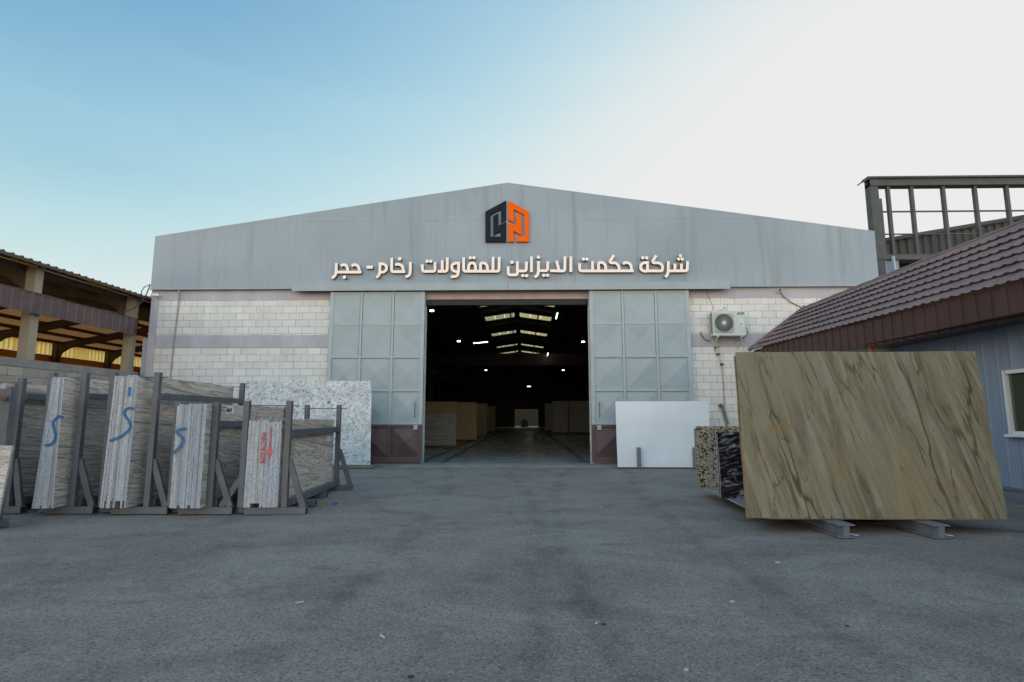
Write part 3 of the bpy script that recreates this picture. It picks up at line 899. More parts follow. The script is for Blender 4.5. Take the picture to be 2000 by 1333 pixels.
MB().box(-.572, -.507, LY - .03, LY - .003, 6.93, 8.29).build("spine", M['header'], em)

# ------------------------------------------------------------------ air conditioner, pipes, cameras, cables
ac = thing("air_conditioner", "off-white outdoor air conditioning unit on brackets high on the block wall", "air conditioner", (6.2, 17.3, 3.83))
AX0, AX1, AY0, AY1, AZ0, AZ1 = 5.73, 6.72, 17.14, 17.44, 3.86, 4.63
MB().box(AX0, AX1, AY0, AY1, AZ0, AZ1).build("casing", M['acpaint'], ac, bevel=.012)
fcx, fcz, fr_ = 6.06, 4.25, .275
ring = [(fcx + fr_ * math.cos(2 * math.pi * k / 40), fcz + fr_ * math.sin(2 * math.pi * k / 40)) for k in range(40)]
MB().prism(ring, lambda a, b, d: (a, d, b), AY0 - .004, AY0 + .01).build("fan_well", M['acdark'], ac)
gr = MB()
for k in range(44):
    a = 2 * math.pi * k / 44
    p = []
    for q in range(6):
        rr = .07 + (fr_ - .07) * q / 5; aa = a + .35 * q / 5
        p.append((fcx + rr * math.cos(aa), AY0 - .025, fcz + rr * math.sin(aa)))
    gr.tube(p, .0036, 4, cap=False)
for rr in (.075, .14, .21, .272):
    gr.tube([(fcx + rr * math.cos(2 * math.pi * k / 32), AY0 - .025, fcz + rr * math.sin(2 * math.pi * k / 32)) for k in range(33)], .0025, 4, cap=False)
gr.build("fan_grille", M['acgrille'], ac)
sq = MB()
o_, i_ = [], []
for k in range(48):
    a = 2 * math.pi * k / 48
    c, s_ = math.cos(a), math.sin(a)
    q = 1 / max(abs(c), abs(s_))
    o_.append((fcx + min(.305 * q, .39) * c, fcz + min(.305 * q, .39) * s_)); i_.append((fcx + .278 * c, fcz + .278 * s_))
for k in range(48):
    j = (k + 1) % 48
    sq.face([(o_[k][0], AY0 - .012, o_[k][1]), (o_[j][0], AY0 - .012, o_[j][1]), (i_[j][0], AY0 - .022, i_[j][1]), (i_[k][0], AY0 - .022, i_[k][1])])
    sq.face([(o_[k][0], AY0 - .001, o_[k][1]), (o_[j][0], AY0 - .001, o_[j][1]), (o_[j][0], AY0 - .012, o_[j][1]), (o_[k][0], AY0 - .012, o_[k][1])])
sq.build("fan_guard", M['acgrille'], ac)
ring = [(fcx + .066 * math.cos(2 * math.pi * k / 20), fcz + .066 * math.sin(2 * math.pi * k / 20)) for k in range(20)]
MB().prism(ring, lambda a, b, d: (a, d, b), AY0 - .038, AY0 - .02).build("hub_cap", M['acpaint'], ac)
lv = MB()
for k in range(14):
    z = AZ0 + .09 + k * .045
    lv.box(AX0 - .006, AX0 - .0005, AY0 + .05, AY0 + .14, z, z + .022); lv.box(AX0 - .006, AX0 - .0005, AY0 + .17, AY0 + .26, z, z + .022)
lv.build("side_louvre", M['acdark'], ac)
text_mesh("AUX", .1, M['blackink'], "t", lambda u, v, d: (6.475 + u, AY0 - .004 - d, 4.51 + v), shear=.15, offset=.003).build("lettering", M['blackink'], ac)
MB().box(6.53, 6.66, AY0 - .004, AY0 - .0005, 4.15, 4.37).build("rating_label", M['paper'], ac)
MB().box(6.56, 6.61, AY0 - .0055, AY0 - .0042, 4.2, 4.235).build("label_print", M['blackink'], ac)
for x in (5.86, 6.58):
    b = MB(); b.box(x - .02, x + .02, 17.08, WY - .001, 3.815, 3.858); b.bar((x, 17.12, 3.82), (x, WY - .01, 3.52), .03, .03); b.box(x - .02, x + .02, WY - .03, WY - .0012, 3.45, 3.81)
    b.build("bracket", M['acpaint'], ac)
pp = thing("refrigerant_pipe", "white wrapped pipe run with black ties hanging below the air conditioner", "pipe", (5.9, 17.45, 2.9))
pl = [(5.9, 17.4, 3.86), (5.9, 17.42, 3.62), (5.94, 17.46, 3.4), (6.0, 17.48, 3.18), (6.06, 17.5, 3.0)]
MB().tube(pl, .026, 10).build("wrapping", M['lagging'], pp, smooth=True)
for (a, z) in ((5.92, 3.55), (5.96, 3.33), (6.055, 3.02)):
    MB().box(a - .05, a + .045, 17.41, 17.53, z - .025, z + .025).build("pipe_tie", M['cable'], pp, bevel=.008)
tag(MB().tube([(6.06, 17.52, 3.0), (6.08, 17.53, 2.6), (6.08, 17.53, 1.9), (6.12, 17.53, 1.1), (6.12, 17.53, .1)], .014, 8).build("conduit", M['pipe']), "thin grey conduit running down the white blocks under the wrapped pipe", "conduit")
tag(MB().tube([(6.72, 17.3, 4.2), (6.8, 17.28, 4.1), (6.83, 17.3, 3.95), (6.74, 17.32, 3.84), (6.5, 17.42, 3.72)], .012, 6).build("cable", M['cable']), "short black cable looping round the right end of the air conditioner", "cable")
tag(MB().tube([(5.46, 17.52, 4.03), (5.5, 17.5, 3.9), (5.6, 17.48, 3.78), (5.75, 17.44, 3.74)], .013, 6).build("cable", M['cable']), "short dark cable drooping off the left bracket of the air conditioner", "cable")
tag(MB().tube([(5.66, 17.38, 5.34), (5.72, 17.34, 5.05), (5.79, 17.3, 4.85), (5.8, 17.28, 4.64)], .008, 6).build("cable", M['cable']), "thin cable hanging from the door track cover to the top of the air conditioner", "cable")
tag(MB().tube([(5.95, 17.3, 4.65), (6.02, 17.29, 4.69), (6.08, 17.29, 4.65), (6.13, 17.28, 4.74), (6.17, 17.28, 4.76), (6.2, 17.28, 4.7), (6.17, 17.28, 4.645), (6.4, 17.29, 4.645)], .008, 6).build("cable", M['cable']), "coiled black cable lying on top of the air conditioner", "cable")
pc = thing("drain_pipe_stub", "broken grey pipe stub leaning on the white blocks beside the big stone slab", "pipe", (5.95, 17.45, 1.1))
MB().tube([(6.12, 17.42, 1.2), (6.0, 17.47, 1.72)], .05, 10).build("pipe_length", M['hbeam'], pc)
MB().tube([(6.0, 17.47, 1.72), (5.93, 17.48, 1.8)], .055, 10).build("pipe_elbow", M['rack'], pc)

def cctv(x, z, s, label):
    c = thing("security_camera", label, "security camera", (x, WY, z))
    MB().tube([(x, WY - .021, z - .02), (x, WY - .07, z - .02)], .045, 12).build("mount", M['camwhite'], c)
    MB().bar((x, WY - .06, z - .02), (x - s * .02, WY - .1, z), .03, .03).build("arm", M['camwhite'], c)
    MB().bar((x + s * .08, WY - .1, z + .01), (x - s * .09, WY - .2, z + .005), .09, .085).build("housing", M['camwhite'], c, bevel=.012)
    MB().bar((x - s * .091, WY - .2005, z + .005), (x - s * .103, WY - .2075, z + .0045), .075, .07).build("lens_window", M['lens'], c)
cctv(-11.72, 5.255, 1, "white bullet camera at the warehouse corner beside the open shed")
cctv(7.93, 5.32, .2, "white bullet camera above the brown tiled roof on the lavender band")
tag(MB().tube([(7.98, WY - .06, 5.28), (8.1, WY - .04, 5.12), (8.35, WY - .03, 4.93), (8.62, WY - .03, 4.8), (8.9, WY - .03, 4.72)], .012, 6).build("cable", M['cable']), "dark cable sagging from the right camera towards the tiled roof", "cable")
cb = [(-11.96, 17.45, 5.62), (-12.12, 17.4, 5.52), (-12.2, 17.4, 5.36), (-12.14, 17.38, 5.22), (-11.95, 17.36, 5.2), (-11.8, 17.36, 5.22)]
tag(MB().tube(cb, .013, 6).build("cable", M['cable']), "looped cable feeding the camera at the warehouse left corner", "cable")
cb = [(-11.97, 17.46, 5.6), (-12.02, 17.4, 5.3), (-12.1, 17.3, 5.0), (-12.2, 17.1, 4.75), (-12.26, 16.7, 4.56), (-12.3, 16.2, 4.5)]
tag(MB().tube([Vector(cb[0]).lerp(Vector(cb[0]), 0)] + cb[1:], .018, 6).build("cable", M['cable']), "thick cable hanging from the gable corner down to the brown shed band", "cable")
tag(MB().tube([(-11.01, WY - .12, 5.44), (-11.03, WY - .04, 5.2), (-11.1, WY - .03, 3.3), (-11.16, WY - .03, .1)], .02, 8).build("conduit", M['pipe']), "pinkish conduit running down the white blocks at the warehouse left end", "conduit")

# ------------------------------------------------------------------ inside the warehouse
lamps = [(-4.0, 24.0, 6.0, .09, "nearest round white lamp hanging inside the door on the left"), (-3.98, 33.9, 6.0, .10, "round white lamp hanging second on the left inside the warehouse"),
         (3.57, 34.3, 6.0, .10, "nearest round white lamp inside the warehouse on the right"), (-3.78, 55.1, 6.0, .11, "small far lamp on the left above the sand coloured slabs"),
         (3.76, 55.2, 6.0, .11, "small far lamp on the right above the wrapped slabs"), (.57, 76, 5.55, .24, "bright lamp hanging low at the far end above the rear opening")]
for x, y, z, r, lb in lamps:
    l = thing("hanging_lamp", lb, "lamp", (x, y, z), "round lamps hanging in the warehouse")
    n = 20
    cr = [(x + r * math.cos(2 * math.pi * k / n), y + r * math.sin(2 * math.pi * k / n)) for k in range(n)]
    MB().prism(cr, lambda a, b, d: (a, b, d), z - .05, z).build("diffuser", M['glow'], l)
    MB().tube([(x, y, z + .005), (x, y, z + .12), (x, y, z + .3)], [r * 1.02, r * .8, .09], 20).build("housing", M['rack'], l)
    MB().tube([(x, y, z + .3), (x, y, roofz(x) - .1)], .015, 6).build("suspension_rod", M['rack'], l)
for p0, p1, lb in (((1.6, 27.0, 6.4), (1.66, 29.4, 6.55), "tube light running away along the roof near the right door"),
                   ((-3.55, 38.9, 6.5), (-2.55, 38.9, 6.6), "white tube light slanting below the left skylights"),
                   ((1.75, 42.0, 6.15), (1.8, 44.6, 6.25), "short distant tube light below the right skylights")):
    t_ = thing("tube_light", lb, "lamp", p0, "tube lights in the warehouse")
    MB().tube([p0, p1], .022, 8).build("tube", M['glow'], t_)
    q0, q1 = Vector(p0) + Vector((0, 0, .06)), Vector(p1) + Vector((0, 0, .06))
    MB().bar(q0, q1, .1, .05).build("batten", M['rack'], t_)
    MB().tube([(Vector(p0) + Vector(p1)) / 2 + Vector((0, 0, .08)), ((p0[0] + p1[0]) / 2, (p0[1] + p1[1]) / 2, roofz(p0[0]) - .1)], .012, 6).build("suspension_rod", M['rack'], t_)
cr = thing("overhead_crane", "dark red overhead crane girder spanning the warehouse", "crane", (RX, 45, 5.5))
MB().box(WX0 + .7, WX1 - .7, 44.7, 45.3, 5.5, 6.45).build("girder", M['crane'], cr)
for x in (WX0 + .55, WX1 - .55):
    MB().box(x - .12, x + .12, 43.6, 46.4, 5.9, 6.25).build("end_carriage", M['rack'], cr)
for x in (WX0 + .55, WX1 - .55):
    tag(MB().box(x - .1, x + .1, WY + 1, YB - .1, 5.4, 5.88).build("crane_rail", M['innerroof']), "dark crane runway beam along the %s wall inside the warehouse" % ("left" if x < 0 else "right"), "rail")

def lean_slab(name, label, x0, x1, y, z0, h, th, lean, mats, group=None, jag=.006, yaw=0.0, cat="stone slab", sk=0.0):
    """upright slab facing the yard, foot at y, leaning back by lean radians"""
    W_ = x1 - x0
    pts = []
    for k in range(13): pts.append((W_ * k / 12, rnd.uniform(-jag, jag)))
    for k in range(1, 9): pts.append((W_ + sk * k / 8 + rnd.uniform(-jag, jag), h * k / 8))
    for k in range(1, 13): pts.append((W_ + sk - W_ * k / 12, h + rnd.uniform(-jag, jag)))
    for k in range(1, 8): pts.append((sk * (1 - k / 8) + rnd.uniform(-jag, jag), h - h * k / 8))
    mb = MB().prism(pts, lambda a, b, d: (a, d, b), 0, th, 0, 1)
    o = mb.build(name, mats, org=(0, 0, 0))
    o.location = (x0, y, z0)
    o.rotation_euler = (-lean, 0, yaw)
    return tag(o, label, cat, group)
def stack(n, x0, x1, y, z0, h, mats, lean, front, rest, group, th=.03, gap=.012, jx=.05, name="stone_slab"):
    for k in range(n):
        a, b = (0, 0) if k == 0 else (rnd.uniform(-jx, jx), rnd.uniform(-jx, jx))
        lean_slab(name, front if k == 0 else rest, x0 + a, x1 + b, y + k * (th + gap), z0, h + (0 if k == 0 else rnd.uniform(-.04, .03)), th, lean, mats, group)
def trestle(x, y, h, label):
    t_ = thing("slab_stand", label, "stand", (x, y, 0), "stands behind leaning slabs")
    MB().box(x - .05, x + .05, y, y + .1, 0, h).build("post", M['rack'], t_)
    MB().box(x - .05, x + .05, y - .02, y + .9, .0, .09).build("foot", M['rack'], t_)
    MB().bar((x, y + .1, h * .8), (x, y + .85, .1), .08, .08).build("brace", M['rack'], t_)

stack(5, -6.6, -3.2, 26.2, .14, 1.42, [M['stripe'], M['stone_edge']], .06, "grey striped slab just inside the left door, front of its row", "grey slab behind the front striped one inside the left door", "grey slabs inside the left door")
stack(2, -6.9, -3.75, 31.6, .14, 2.15, [M['sand'], M['sand']], .06, "sand coloured slab behind the grey striped row, front one of its pair", "second sand coloured slab behind the front one", "sand coloured slabs")
stack(4, -6.0, -2.8, 33.2, .14, 2.15, [M['sand'], M['sand']], .06, "sand coloured slab set further right behind the front pair", "sand coloured slab standing at the back of the second row", "sand coloured slabs")
stack(4, -6.2, -2.9, 43, .14, 2.3, [M['sand'], M['sand']], .06, "dim sand slab with rounded corner in the third row", "dim sand slab at the back of the third row", "sand coloured slabs")
stack(3, -6.2, -2.75, 53, .14, 2.3, [M['sand'], M['stone_edge']], .06, "dark brownish slab far down the left side", "brownish slab behind the far left one", "sand coloured slabs")
stack(6, 2.55, 8.2, 47.2, .2, 2.55, [M['greymarble'], M['stone_edge']], .05, "wrapped grey marble slab at the front on the right", "grey marble slab behind the front right one", "grey wrapped slabs on the right", jx=.3)
stack(4, 2.0, 6, 54, .2, 2.5, [M['greymarble'], M['stone_edge']], .05, "pale grey slab end showing behind the wrapped slabs", "grey slab in the rear right row", "grey wrapped slabs on the right", jx=.15)
for x, lb in ((3.6, "wooden prop in front of the wrapped slabs, nearer the aisle"), (5.75, "wooden prop in front of the wrapped slabs beside the right door")):
    tag(MB().bar((x, 47.0, .013), (x, 47.12, 3.0), .12, .1).build("timber_prop", worn("brown_timber", (.25, .15, .07), .8, .3, 6, stretch=(1, 1, .3))), lb, "prop")
for x, y, h in ((-5.0, 26.55, 1.2), (-5.0, 32.1, 1.8), (-4.6, 33.6, 1.8), (-4.5, 43.4, 1.9), (-4.5, 53.4, 1.9), (4.6, 47.7, 2.1), (3.6, 54.4, 2.1)):
    trestle(x, y, h, "dark steel stand hidden behind indoor slabs")
# what shows through the rear opening
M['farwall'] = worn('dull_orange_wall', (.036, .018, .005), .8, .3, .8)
yw = MB().box(-12, 12, 96, 96.3, 0, 6)
tag(yw.build("yard_wall", M['farwall']), "orange wall seen through the small opening at the far end", "wall")
tag(MB().box(-.6, .55, 86, 87.2, 0, .95).box(-.35, .3, 86.1, 87.1, .95, 1.2).build("covered_pallet", M['dark'], bevel=.1), "dark covered load standing in the far rear opening", "pallet")

# ------------------------------------------------------------------ the slab racks on the left
GAP = .0022
def trav_slab(name, label, x, th, y0, y1, z0, z1, group, bite=0.0, jag=.01, mats=None, cat="stone slab", fine=14):
    pts = []
    n = fine
    zb = z0 + (bite if rnd.random() < .3 else 0)
    for k in range(n + 1):
        z = zb + (z1 - zb) * k / n
        pts.append((y0 + rnd.uniform(-jag, jag), z))
    for k in range(1, 9):
        pts.append((y0 + (y1 - y0) * k / 8, z1 + rnd.uniform(-.006, .006)))
    for k in range(1, 8):
        pts.append((y1, z1 - (z1 - z0) * k / 8))
    for k in range(0, 8):
        pts.append((y1 - (y1 - y0) * k / 8, z0))
    mb = MB()
    m_ = mats or [M['trav'], M['sawn']]
    nn = len(pts); k = len(mb.v)
    mb.v += [(x, a, b) for a, b in pts] + [(x + th, a, b) for a, b in pts]
    mb.f.append(tuple(range(k, k + nn))); mb.mi.append(0)
    mb.f.append(tuple(k + nn + i for i in range(nn - 1, -1, -1))); mb.mi.append(0)
    for i in range(nn):
        j = (i + 1) % nn
        mb.f.append((k + i, k + nn + i, k + nn + j, k + j)); mb.mi.append(1)
    o = mb.build(name, m_, org=(x, (y0 + y1) / 2, z0))
    return tag(o, label, cat, group)
def bundle(xl, xr, n, y0, L, z0, z1, face_label, inner_label, left_label, group, jag=.0025, topj=.03, bite=.04, yj=.008, tl=0.0, tr=0.0):
    th = (xr - xl) / n
    res = []
    for k in range(n):
        lb = face_label if k == n - 1 else (left_label if k == 0 else inner_label)
        zz = z1 + (0 if k == n - 1 else rnd.uniform(-topj, topj * .3))
        o = trav_slab("stone_slab", lb, xl + k * th, th - GAP, y0 + rnd.uniform(-yj, yj), y0 + L + rnd.uniform(-.06, .06), z0, zz, group, bite, jag)
        sh_ = tl + (tr - tl) * k / (n - 1)           # the tops lean together
        for v in o.data.vertices:
            v.co.x += sh_ * (v.co.z / (z1 - z0))
        res.append(o)
    return res
def rack(xl, xr, h, rail, label, xb0, xb1, y0=8.44, y1=11.2, brace_left=False):
    r = thing("slab_rack", label, "rack", (xr, y0, 0), "steel racks of stone slabs along the left")
    w_ = .085
    for x, y in ((xr, y0), (xr, y1), (xl - w_, y0), (xl - w_, y1)):
        MB().box(x, x + w_, y, y + w_, .2 if y > y0 + 1 else .1, h).build("post", M['rack'], r, bevel=.006)
    MB().box(xr + .02, xr + w_ + .01, y0 + w_ + .001, y1 - .001, rail - .05, rail + .05).build("rail", M['rack'], r, bevel=.005)
    MB().box(xl - w_ + .02, xl - .03, y0 + w_ + .001, y1 - .001, rail - .05, rail + .05).build("rail", M['rack'], r, bevel=.005)
    MB().box(xr + .005, xr + .1, y0 + w_ + .03, y1 + w_, .1, .2).build("sill_beam", M['rack'], r, bevel=.005)
    MB().box(xl - .1, xl - .005, y0 + w_ + .03, y1 + w_, .1, .2).build("sill_beam", M['rack'], r, bevel=.005)
    for k, (y, b0, b1) in enumerate([(y0 - .02, xb0, xb1), (y0 + .75, xl - .13, xb1 - .1), (y0 + 1.7, xl - .13, xb1 - .2), (y1 - .01, xl - .13, xb1 - .02)]):
        yy1 = y + .12
        o = MB().box(b0, b1, y, yy1, 0, .099).build("base_beam", M['rack'], r, bevel=.005)
        MB().box(b1 + .0005, b1 + .002, y + .012, yy1 - .012, .012, .087).build("tube_end", M['dark'], o)  # dark plate stands in for the shade inside the open tube
    MB().box(xl - .13, xb0 - .002, y0 + .14, y0 + .26, 0, .099).build("base_beam", M['rack'], r, bevel=.005)
    for y in (y0 + .05, y1 + .05):
        MB().bar((xr + w_ - .01, y, .78), (xb1 - .06, y, .1), .085, .05, up=(0, 1, 0)).build("brace", M['rack'], r)
    if brace_left:
        MB().bar((xl - w_ + .01, y0 + .13, .55), (xl - w_ - .28, y0 + .13, .1), .085, .05, up=(0, 1, 0)).build("brace", M['rack'], r)
    for y in (y0 + .05, y1 + .05):
        MB().tube([(xl - w_ - .06, y, h - .07), (xr + w_ + .1, y, h - .075)], .009, 6).build("tie_rod", M['rust'] if y > 10 else M['rack'], r)
    return r
def turn(objs, px, py, ang):
    T = Matrix.Translation((px, py, 0)) @ Matrix.Rotation(ang, 4, 'Z') @ Matrix.Translation((-px, -py, 0))
    for o in objs:
        p = T @ Vector(o.location)
        o.location = p; o.rotation_euler.z += ang

R0 = rack(-8.12, -7.71, 2.0, 1.72, "tall grey slab rack at the far left, its bundle half outside the picture", -8.3, -7.43)
R1 = rack(-7.14, -6.73, 2.08, 1.72, "tall grey slab rack holding the leftmost bundle with a blue S mark", -7.05, -6.35)
R2 = rack(-6.19, -5.61, 2.08, 1.72, "tall grey slab rack holding the middle bundle with a blue S mark", -6.06, -5.24)
R3 = rack(-5.16, -4.67, 1.63, 1.30, "lower grey slab rack between the middle S bundle and the stencilled bundle", -5.06, -4.28)
R4 = rack(-4.11, -3.57, 1.65, 1.17, "lower grey slab rack nearest the doors, with braces at its end", -4.08, -3.2, brace_left=True)

B0 = bundle(-8.09, -7.74, 8, 8.3, 3.0, .105, 1.91, "brown veined slab facing right in the far left rack", "slab edge in the far left rack", "slab edge in the far left rack", "slabs in the far left rack")
B1 = bundle(-7.09, -6.79, 11, 8.24, 3.0, .105, 1.99, "brown veined slab on the right side of the leftmost S marked bundle", "pale slab edge inside the leftmost S marked bundle", "outermost left slab edge of the leftmost S marked bundle", "slabs of the leftmost S marked bundle", tl=.09, tr=-.03)
B2 = bundle(-6.14, -5.76, 13, 8.3, 3.0, .105, 2.02, "brown veined slab on the right side of the middle S marked bundle", "pale slab edge inside the middle S marked bundle", "outermost left slab edge of the middle S marked bundle", "slabs of the middle S marked bundle", bite=.1, tl=.05, tr=.01)
B3 = bundle(-5.13, -4.68, 12, 8.3, 3.05, .105, 1.6, "brown veined slab on the right side of the short S bundle, with a paper tag", "slab edge inside the short S marked bundle", "outermost left slab edge of the short S marked bundle", "slabs of the short S marked bundle", yj=.014)
B4 = bundle(-4.09, -3.60, 15, 8.4, 2.85, .105, 1.36, "brown veined slab on the right side of the red stencilled bundle", "pale sawn slab edge inside the red stencilled bundle", "outermost left slab edge of the red stencilled bundle", "slabs of the red stencilled bundle", bite=.06, yj=.005, tl=.01)

def paint(parent, name, paths, y, mat, w=.034):
    mb = MB()
    for i, p in enumerate(paths):
        L_, R_ = ribbon(p, w, .12)
        mb.grid([[(q.x, y - .0006 * i, q.y) for q in L_], [(q.x, y - .0006 * i, q.y) for q in R_]])
    return mb.build(name, mat, parent, recalc=False)
paint(B1[6], "paint_mark", [[(-6.757, 1.4), (-6.834, 1.429), (-6.921, 1.332), (-6.863, 1.197), (-6.844, 1.09), (-6.892, 1.013), (-6.989, 0.998)]], 8.222, M['bluepaint'])
paint(B2[8], "paint_mark", [[(-5.752, 1.527), (-5.849, 1.546), (-5.917, 1.478), (-5.82, 1.351), (-5.781, 1.264), (-5.869, 1.146), (-6.073, 1.059)], [(-5.849, 1.849), (-5.854, 1.712)]], 8.28, M['bluepaint'])
paint(B3[3], "paint_mark", [[(-4.946, 1.245), (-5.043, 1.235), (-5.102, 1.196), (-4.995, 1.109), (-4.985, 1.041), (-5.043, 0.954), (-5.131, 0.876)]], 8.27, M['bluepaint'], .032)
text_mesh("MADE IN CHINA", .095, M['redpaint'], "t", lambda u, v, d: (-3.815 - v, 8.385 - d, .735 + u * .64), offset=.002).build("stencil_lettering", M['redpaint'], B4[6])
mb = MB()
L_, R_ = ribbon([(-3.745, 1.27), (-3.747, 1.15), (-3.752, .95), (-3.755, .85), (-3.76, .70)], [.018, .02, .022, .03, .045, .075, .07, .03, .012], .02)
mb.grid([[(q.x, 8.388, q.y) for q in L_], [(q.x, 8.388, q.y) for q in R_]])
mb.build("paint_drip", M['redpaint'], B4[8], recalc=False)
# paper tags on slab faces
xf = -4.68 - GAP + .002
MB().box(xf, xf + .002, 8.86, 9.12, 1.46, 1.58).build("paper_tag", M['paper'], B3[-1])
text_mesh("B18 P7", .085, M['blackink'], "t", lambda u, v, d: (xf + .004 + d, 8.88 + u * .68, 1.485 + v), offset=.002).build("tag_print", M['blackink'], B3[-1])
xf = -3.60 - GAP + .002
MB().box(xf, xf + .002, 10.75, 10.97, .95, 1.07).build("paper_tag", M['paper'], B4[-1])
for k_, (r_, b_) in enumerate(((R0, B0), (R1, B1), (R2, B2), (R3, B3), (R4, B4))):
    turn([r_] + b_, r_.location.x, r_.location.y, .055 if k_ == 4 else .03)

# a rack standing closer, cut by the left edge of the picture
nr = thing("slab_rack", "grey rack post with rusty pipe end at the very left edge of the picture", "rack", (-6.9, 7.5, 0), "steel racks of stone slabs along the left")
MB().box(-6.87, -6.79, 7.36, 7.46, .1, 1.80).build("post", M['rack'], nr, bevel=.006)
MB().box(-7.02, -6.872, 7.37, 7.42, .5, 1.78).build("board", M['rack'], nr)
MB().box(-7.9, -6.72, 7.34, 7.48, 0, .099).build("base_beam", M['rack'], nr)
MB().tube([(-6.92, 7.369, 1.66), (-6.80, 7.27, 1.65)], .032, 10).build("pipe_end", M['rust'], nr)
lean_slab("stone_slab", "narrow pale travertine offcut leaning on the rack post at the left edge", -7.1, -6.655, 7.22, .004, 1.04, .03, .1, [M['trav'], M['sawn']], jag=.006)

# ------------------------------------------------------------------ slabs leaning before the doors
wg = lean_slab("stone_slab", "large white granite slab with black flecks before the left door", -7.95, -4.30, 15.98, .1, 2.36, .03, .1, [M['wgranite'], M['stone_edge']], jag=.004, sk=-.1)
mb = MB()
for k in range(5):
    a = rnd.uniform(0, 6)
    L_, R_ = ribbon([(2.36 + .05 * math.cos(a), 1.74 + .05 * math.sin(a)), (2.36 + .03 * math.cos(a + 2), 1.74 + .04 * math.sin(a + 2)), (2.36 - .05 * math.cos(a), 1.74 - .05 * math.sin(a))], .025, .03)
    mb.grid([[(q.x, -.003 - .0007 * k, q.y) for q in L_], [(q.x, -.003 - .0007 * k, q.y) for q in R_]])
po = mb.build("paint_blot", M['blueplastic'], None, org=(0, 0, 0), recalc=False)
po.parent = wg
tag(MB().box(-7.4, -4.2, 15.9, 16.06, 0, .098).build("timber_bearer", M['wood'], bevel=.008), "greenish timber bearer under the white flecked granite slab", "timber")
trestle(-6.9, 16.26, 2.0, "steel stand behind the left part of the white flecked granite")
trestle(-5.0, 16.26, 2.0, "steel stand behind the right part of the white flecked granite")
lean_slab("stone_slab", "plain glossy white slab standing before the right door", 2.58, 5.2, 16.15, .03, 1.83, .02, .07, [M['white'], M['stone_edge']], jag=.001)
tag(MB().box(2.58, 5.2, 16.12, 16.22, 0, .028).build("timber_bearer", M['dark']), "dark strip under the plain white slab", "timber")
for x, lb in ((3.16, "short grey steel stop post in front of the plain white slab"), (4.70, "short grey steel stop post half hidden behind the speckled granite")):
    t_ = thing("stop_post", lb, "post", (x, 16.05, 0), "stop posts at the white slab")
    MB().box(x - .05, x + .05, 16.02, 16.1, .03, .58).build("upright", M['hbeam'], t_)
    MB().box(x - .09, x + .09, 15.97, 16.115, .0, .03).build("foot_plate", M['rust'], t_)
trestle(3.4, 16.31, 1.5, "steel stand behind the left part of the plain white slab")
trestle(4.6, 16.31, 1.5, "steel stand behind the right part of the plain white slab")

# ------------------------------------------------------------------ the large slab on the right
def hbeam(x, label):
    t_ = thing("steel_beam", label, "beam", (x, 9, 0), "steel beams under the large slab")
    b = MB()
    b.box(x - .1, x + .1, 6.98, 11.2, 0, .012); b.box(x - .1, x + .1, 6.98, 11.2, .138, .15)
    b.box(x - .035, x - .028, 6.985, 11.19, .0121, .1379); b.box(x + .028, x + .035, 6.985, 11.19, .0121, .1379)
    b.box(x - .0279, x + .0279, 6.995, 7.0, .0121, .1379)
    b.build("beam_section", M['hbeam'], t_)
    MB().tube([(x + .1, 7.1, .02), (x + .18, 7.06, .012)], .01, 6).build("tie_wire", M['zinc'], t_)
hbeam(3.78, "grey steel beam end under the large slab, nearer the doors")
hbeam(4.88, "grey steel beam end under the large slab, nearer the blue house")
for k, lb in ((0, "pale slab lying flat on the beams under the upright ones"),):
    tag(MB().prism([(3.02, 7.32), (5.75, 7.32), (5.75, 10.75), (3.2, 10.75)], lambda a, b, d: (a, b, d), .172, .152, 0, 1).build("stone_slab", [M['stripe'], M['stone_edge']]), lb, "stone slab")
big = lean_slab("stone_slab", "huge olive and gold veined slab facing the yard on the right", 2.74, 5.88, 7.26, .174, 2.12, .03, .155, [M['quartz'], M['quartz_edge']], jag=.005, sk=.085)
for k in range(3):
    lean_slab("stone_slab", "olive veined slab hidden behind the huge front one", 2.78 + rnd.uniform(-.02, .03), 5.83, 7.30 + k * .04, .174, 2.08, .03, .155, [M['quartz'], M['quartz_edge']], "olive slabs behind the huge one", jag=.004, sk=.07)
stack(3, 3.01, 5.4, 9.0, .174, .98, [M['bgranite'], M['stone_edge']], .05, "black granite slab with white streaks showing left of the huge slab", "black granite slab behind the front black one", "black granite slabs", jx=.015)
stack(4, 3.10, 5.5, 10.4, .174, 1.04, [M['speckled'], M['stone_edge']], .05, "cream and black speckled granite slab, leftmost beside the huge slab", "speckled granite slab behind the front speckled one", "speckled granite slabs", jx=.02)
fr = thing("slab_stand", "steel frame propping the huge olive slab from behind", "stand", (4.3, 7.8, 0))
for x in (3.78, 4.88):
    MB().bar((x, 7.47, .174), (x, 7.79, 2.05), .09, .09, up=(0, 1, 0)).build("post", M['rack'], fr)
    MB().bar((x, 7.72, 1.5), (x, 8.6, .174), .07, .07, up=(0, 1, 0)).build("brace", M['rack'], fr)
MB().box(3.5, 5.2, 7.78, 7.86, 1.7, 1.78).build("rail", M['rack'], fr)
for y, h, lb in ((9.2, .85, "stand propping the black granite slabs"), (10.64, .9, "stand propping the speckled granite slabs")):
    t_ = thing("slab_stand", lb, "stand", (4.3, y, 0))
    MB().box(3.75, 3.83, y + .03, y + .11, .174, h).build("post", M['rack'], t_)
    MB().box(4.85, 4.93, y + .03, y + .11, .174, h).build("post", M['rack'], t_)
tag(MB().tube([(4.6, 7.9, .012), (5.1, 7.7, .012), (5.6, 7.62, .012), (6.2, 7.35, .012), (6.9, 7.0, .012), (7.6, 6.95, .012)], .012, 6).build("hose", M['cable']), "dark hose lying on the ground beside the huge slab", "hose")

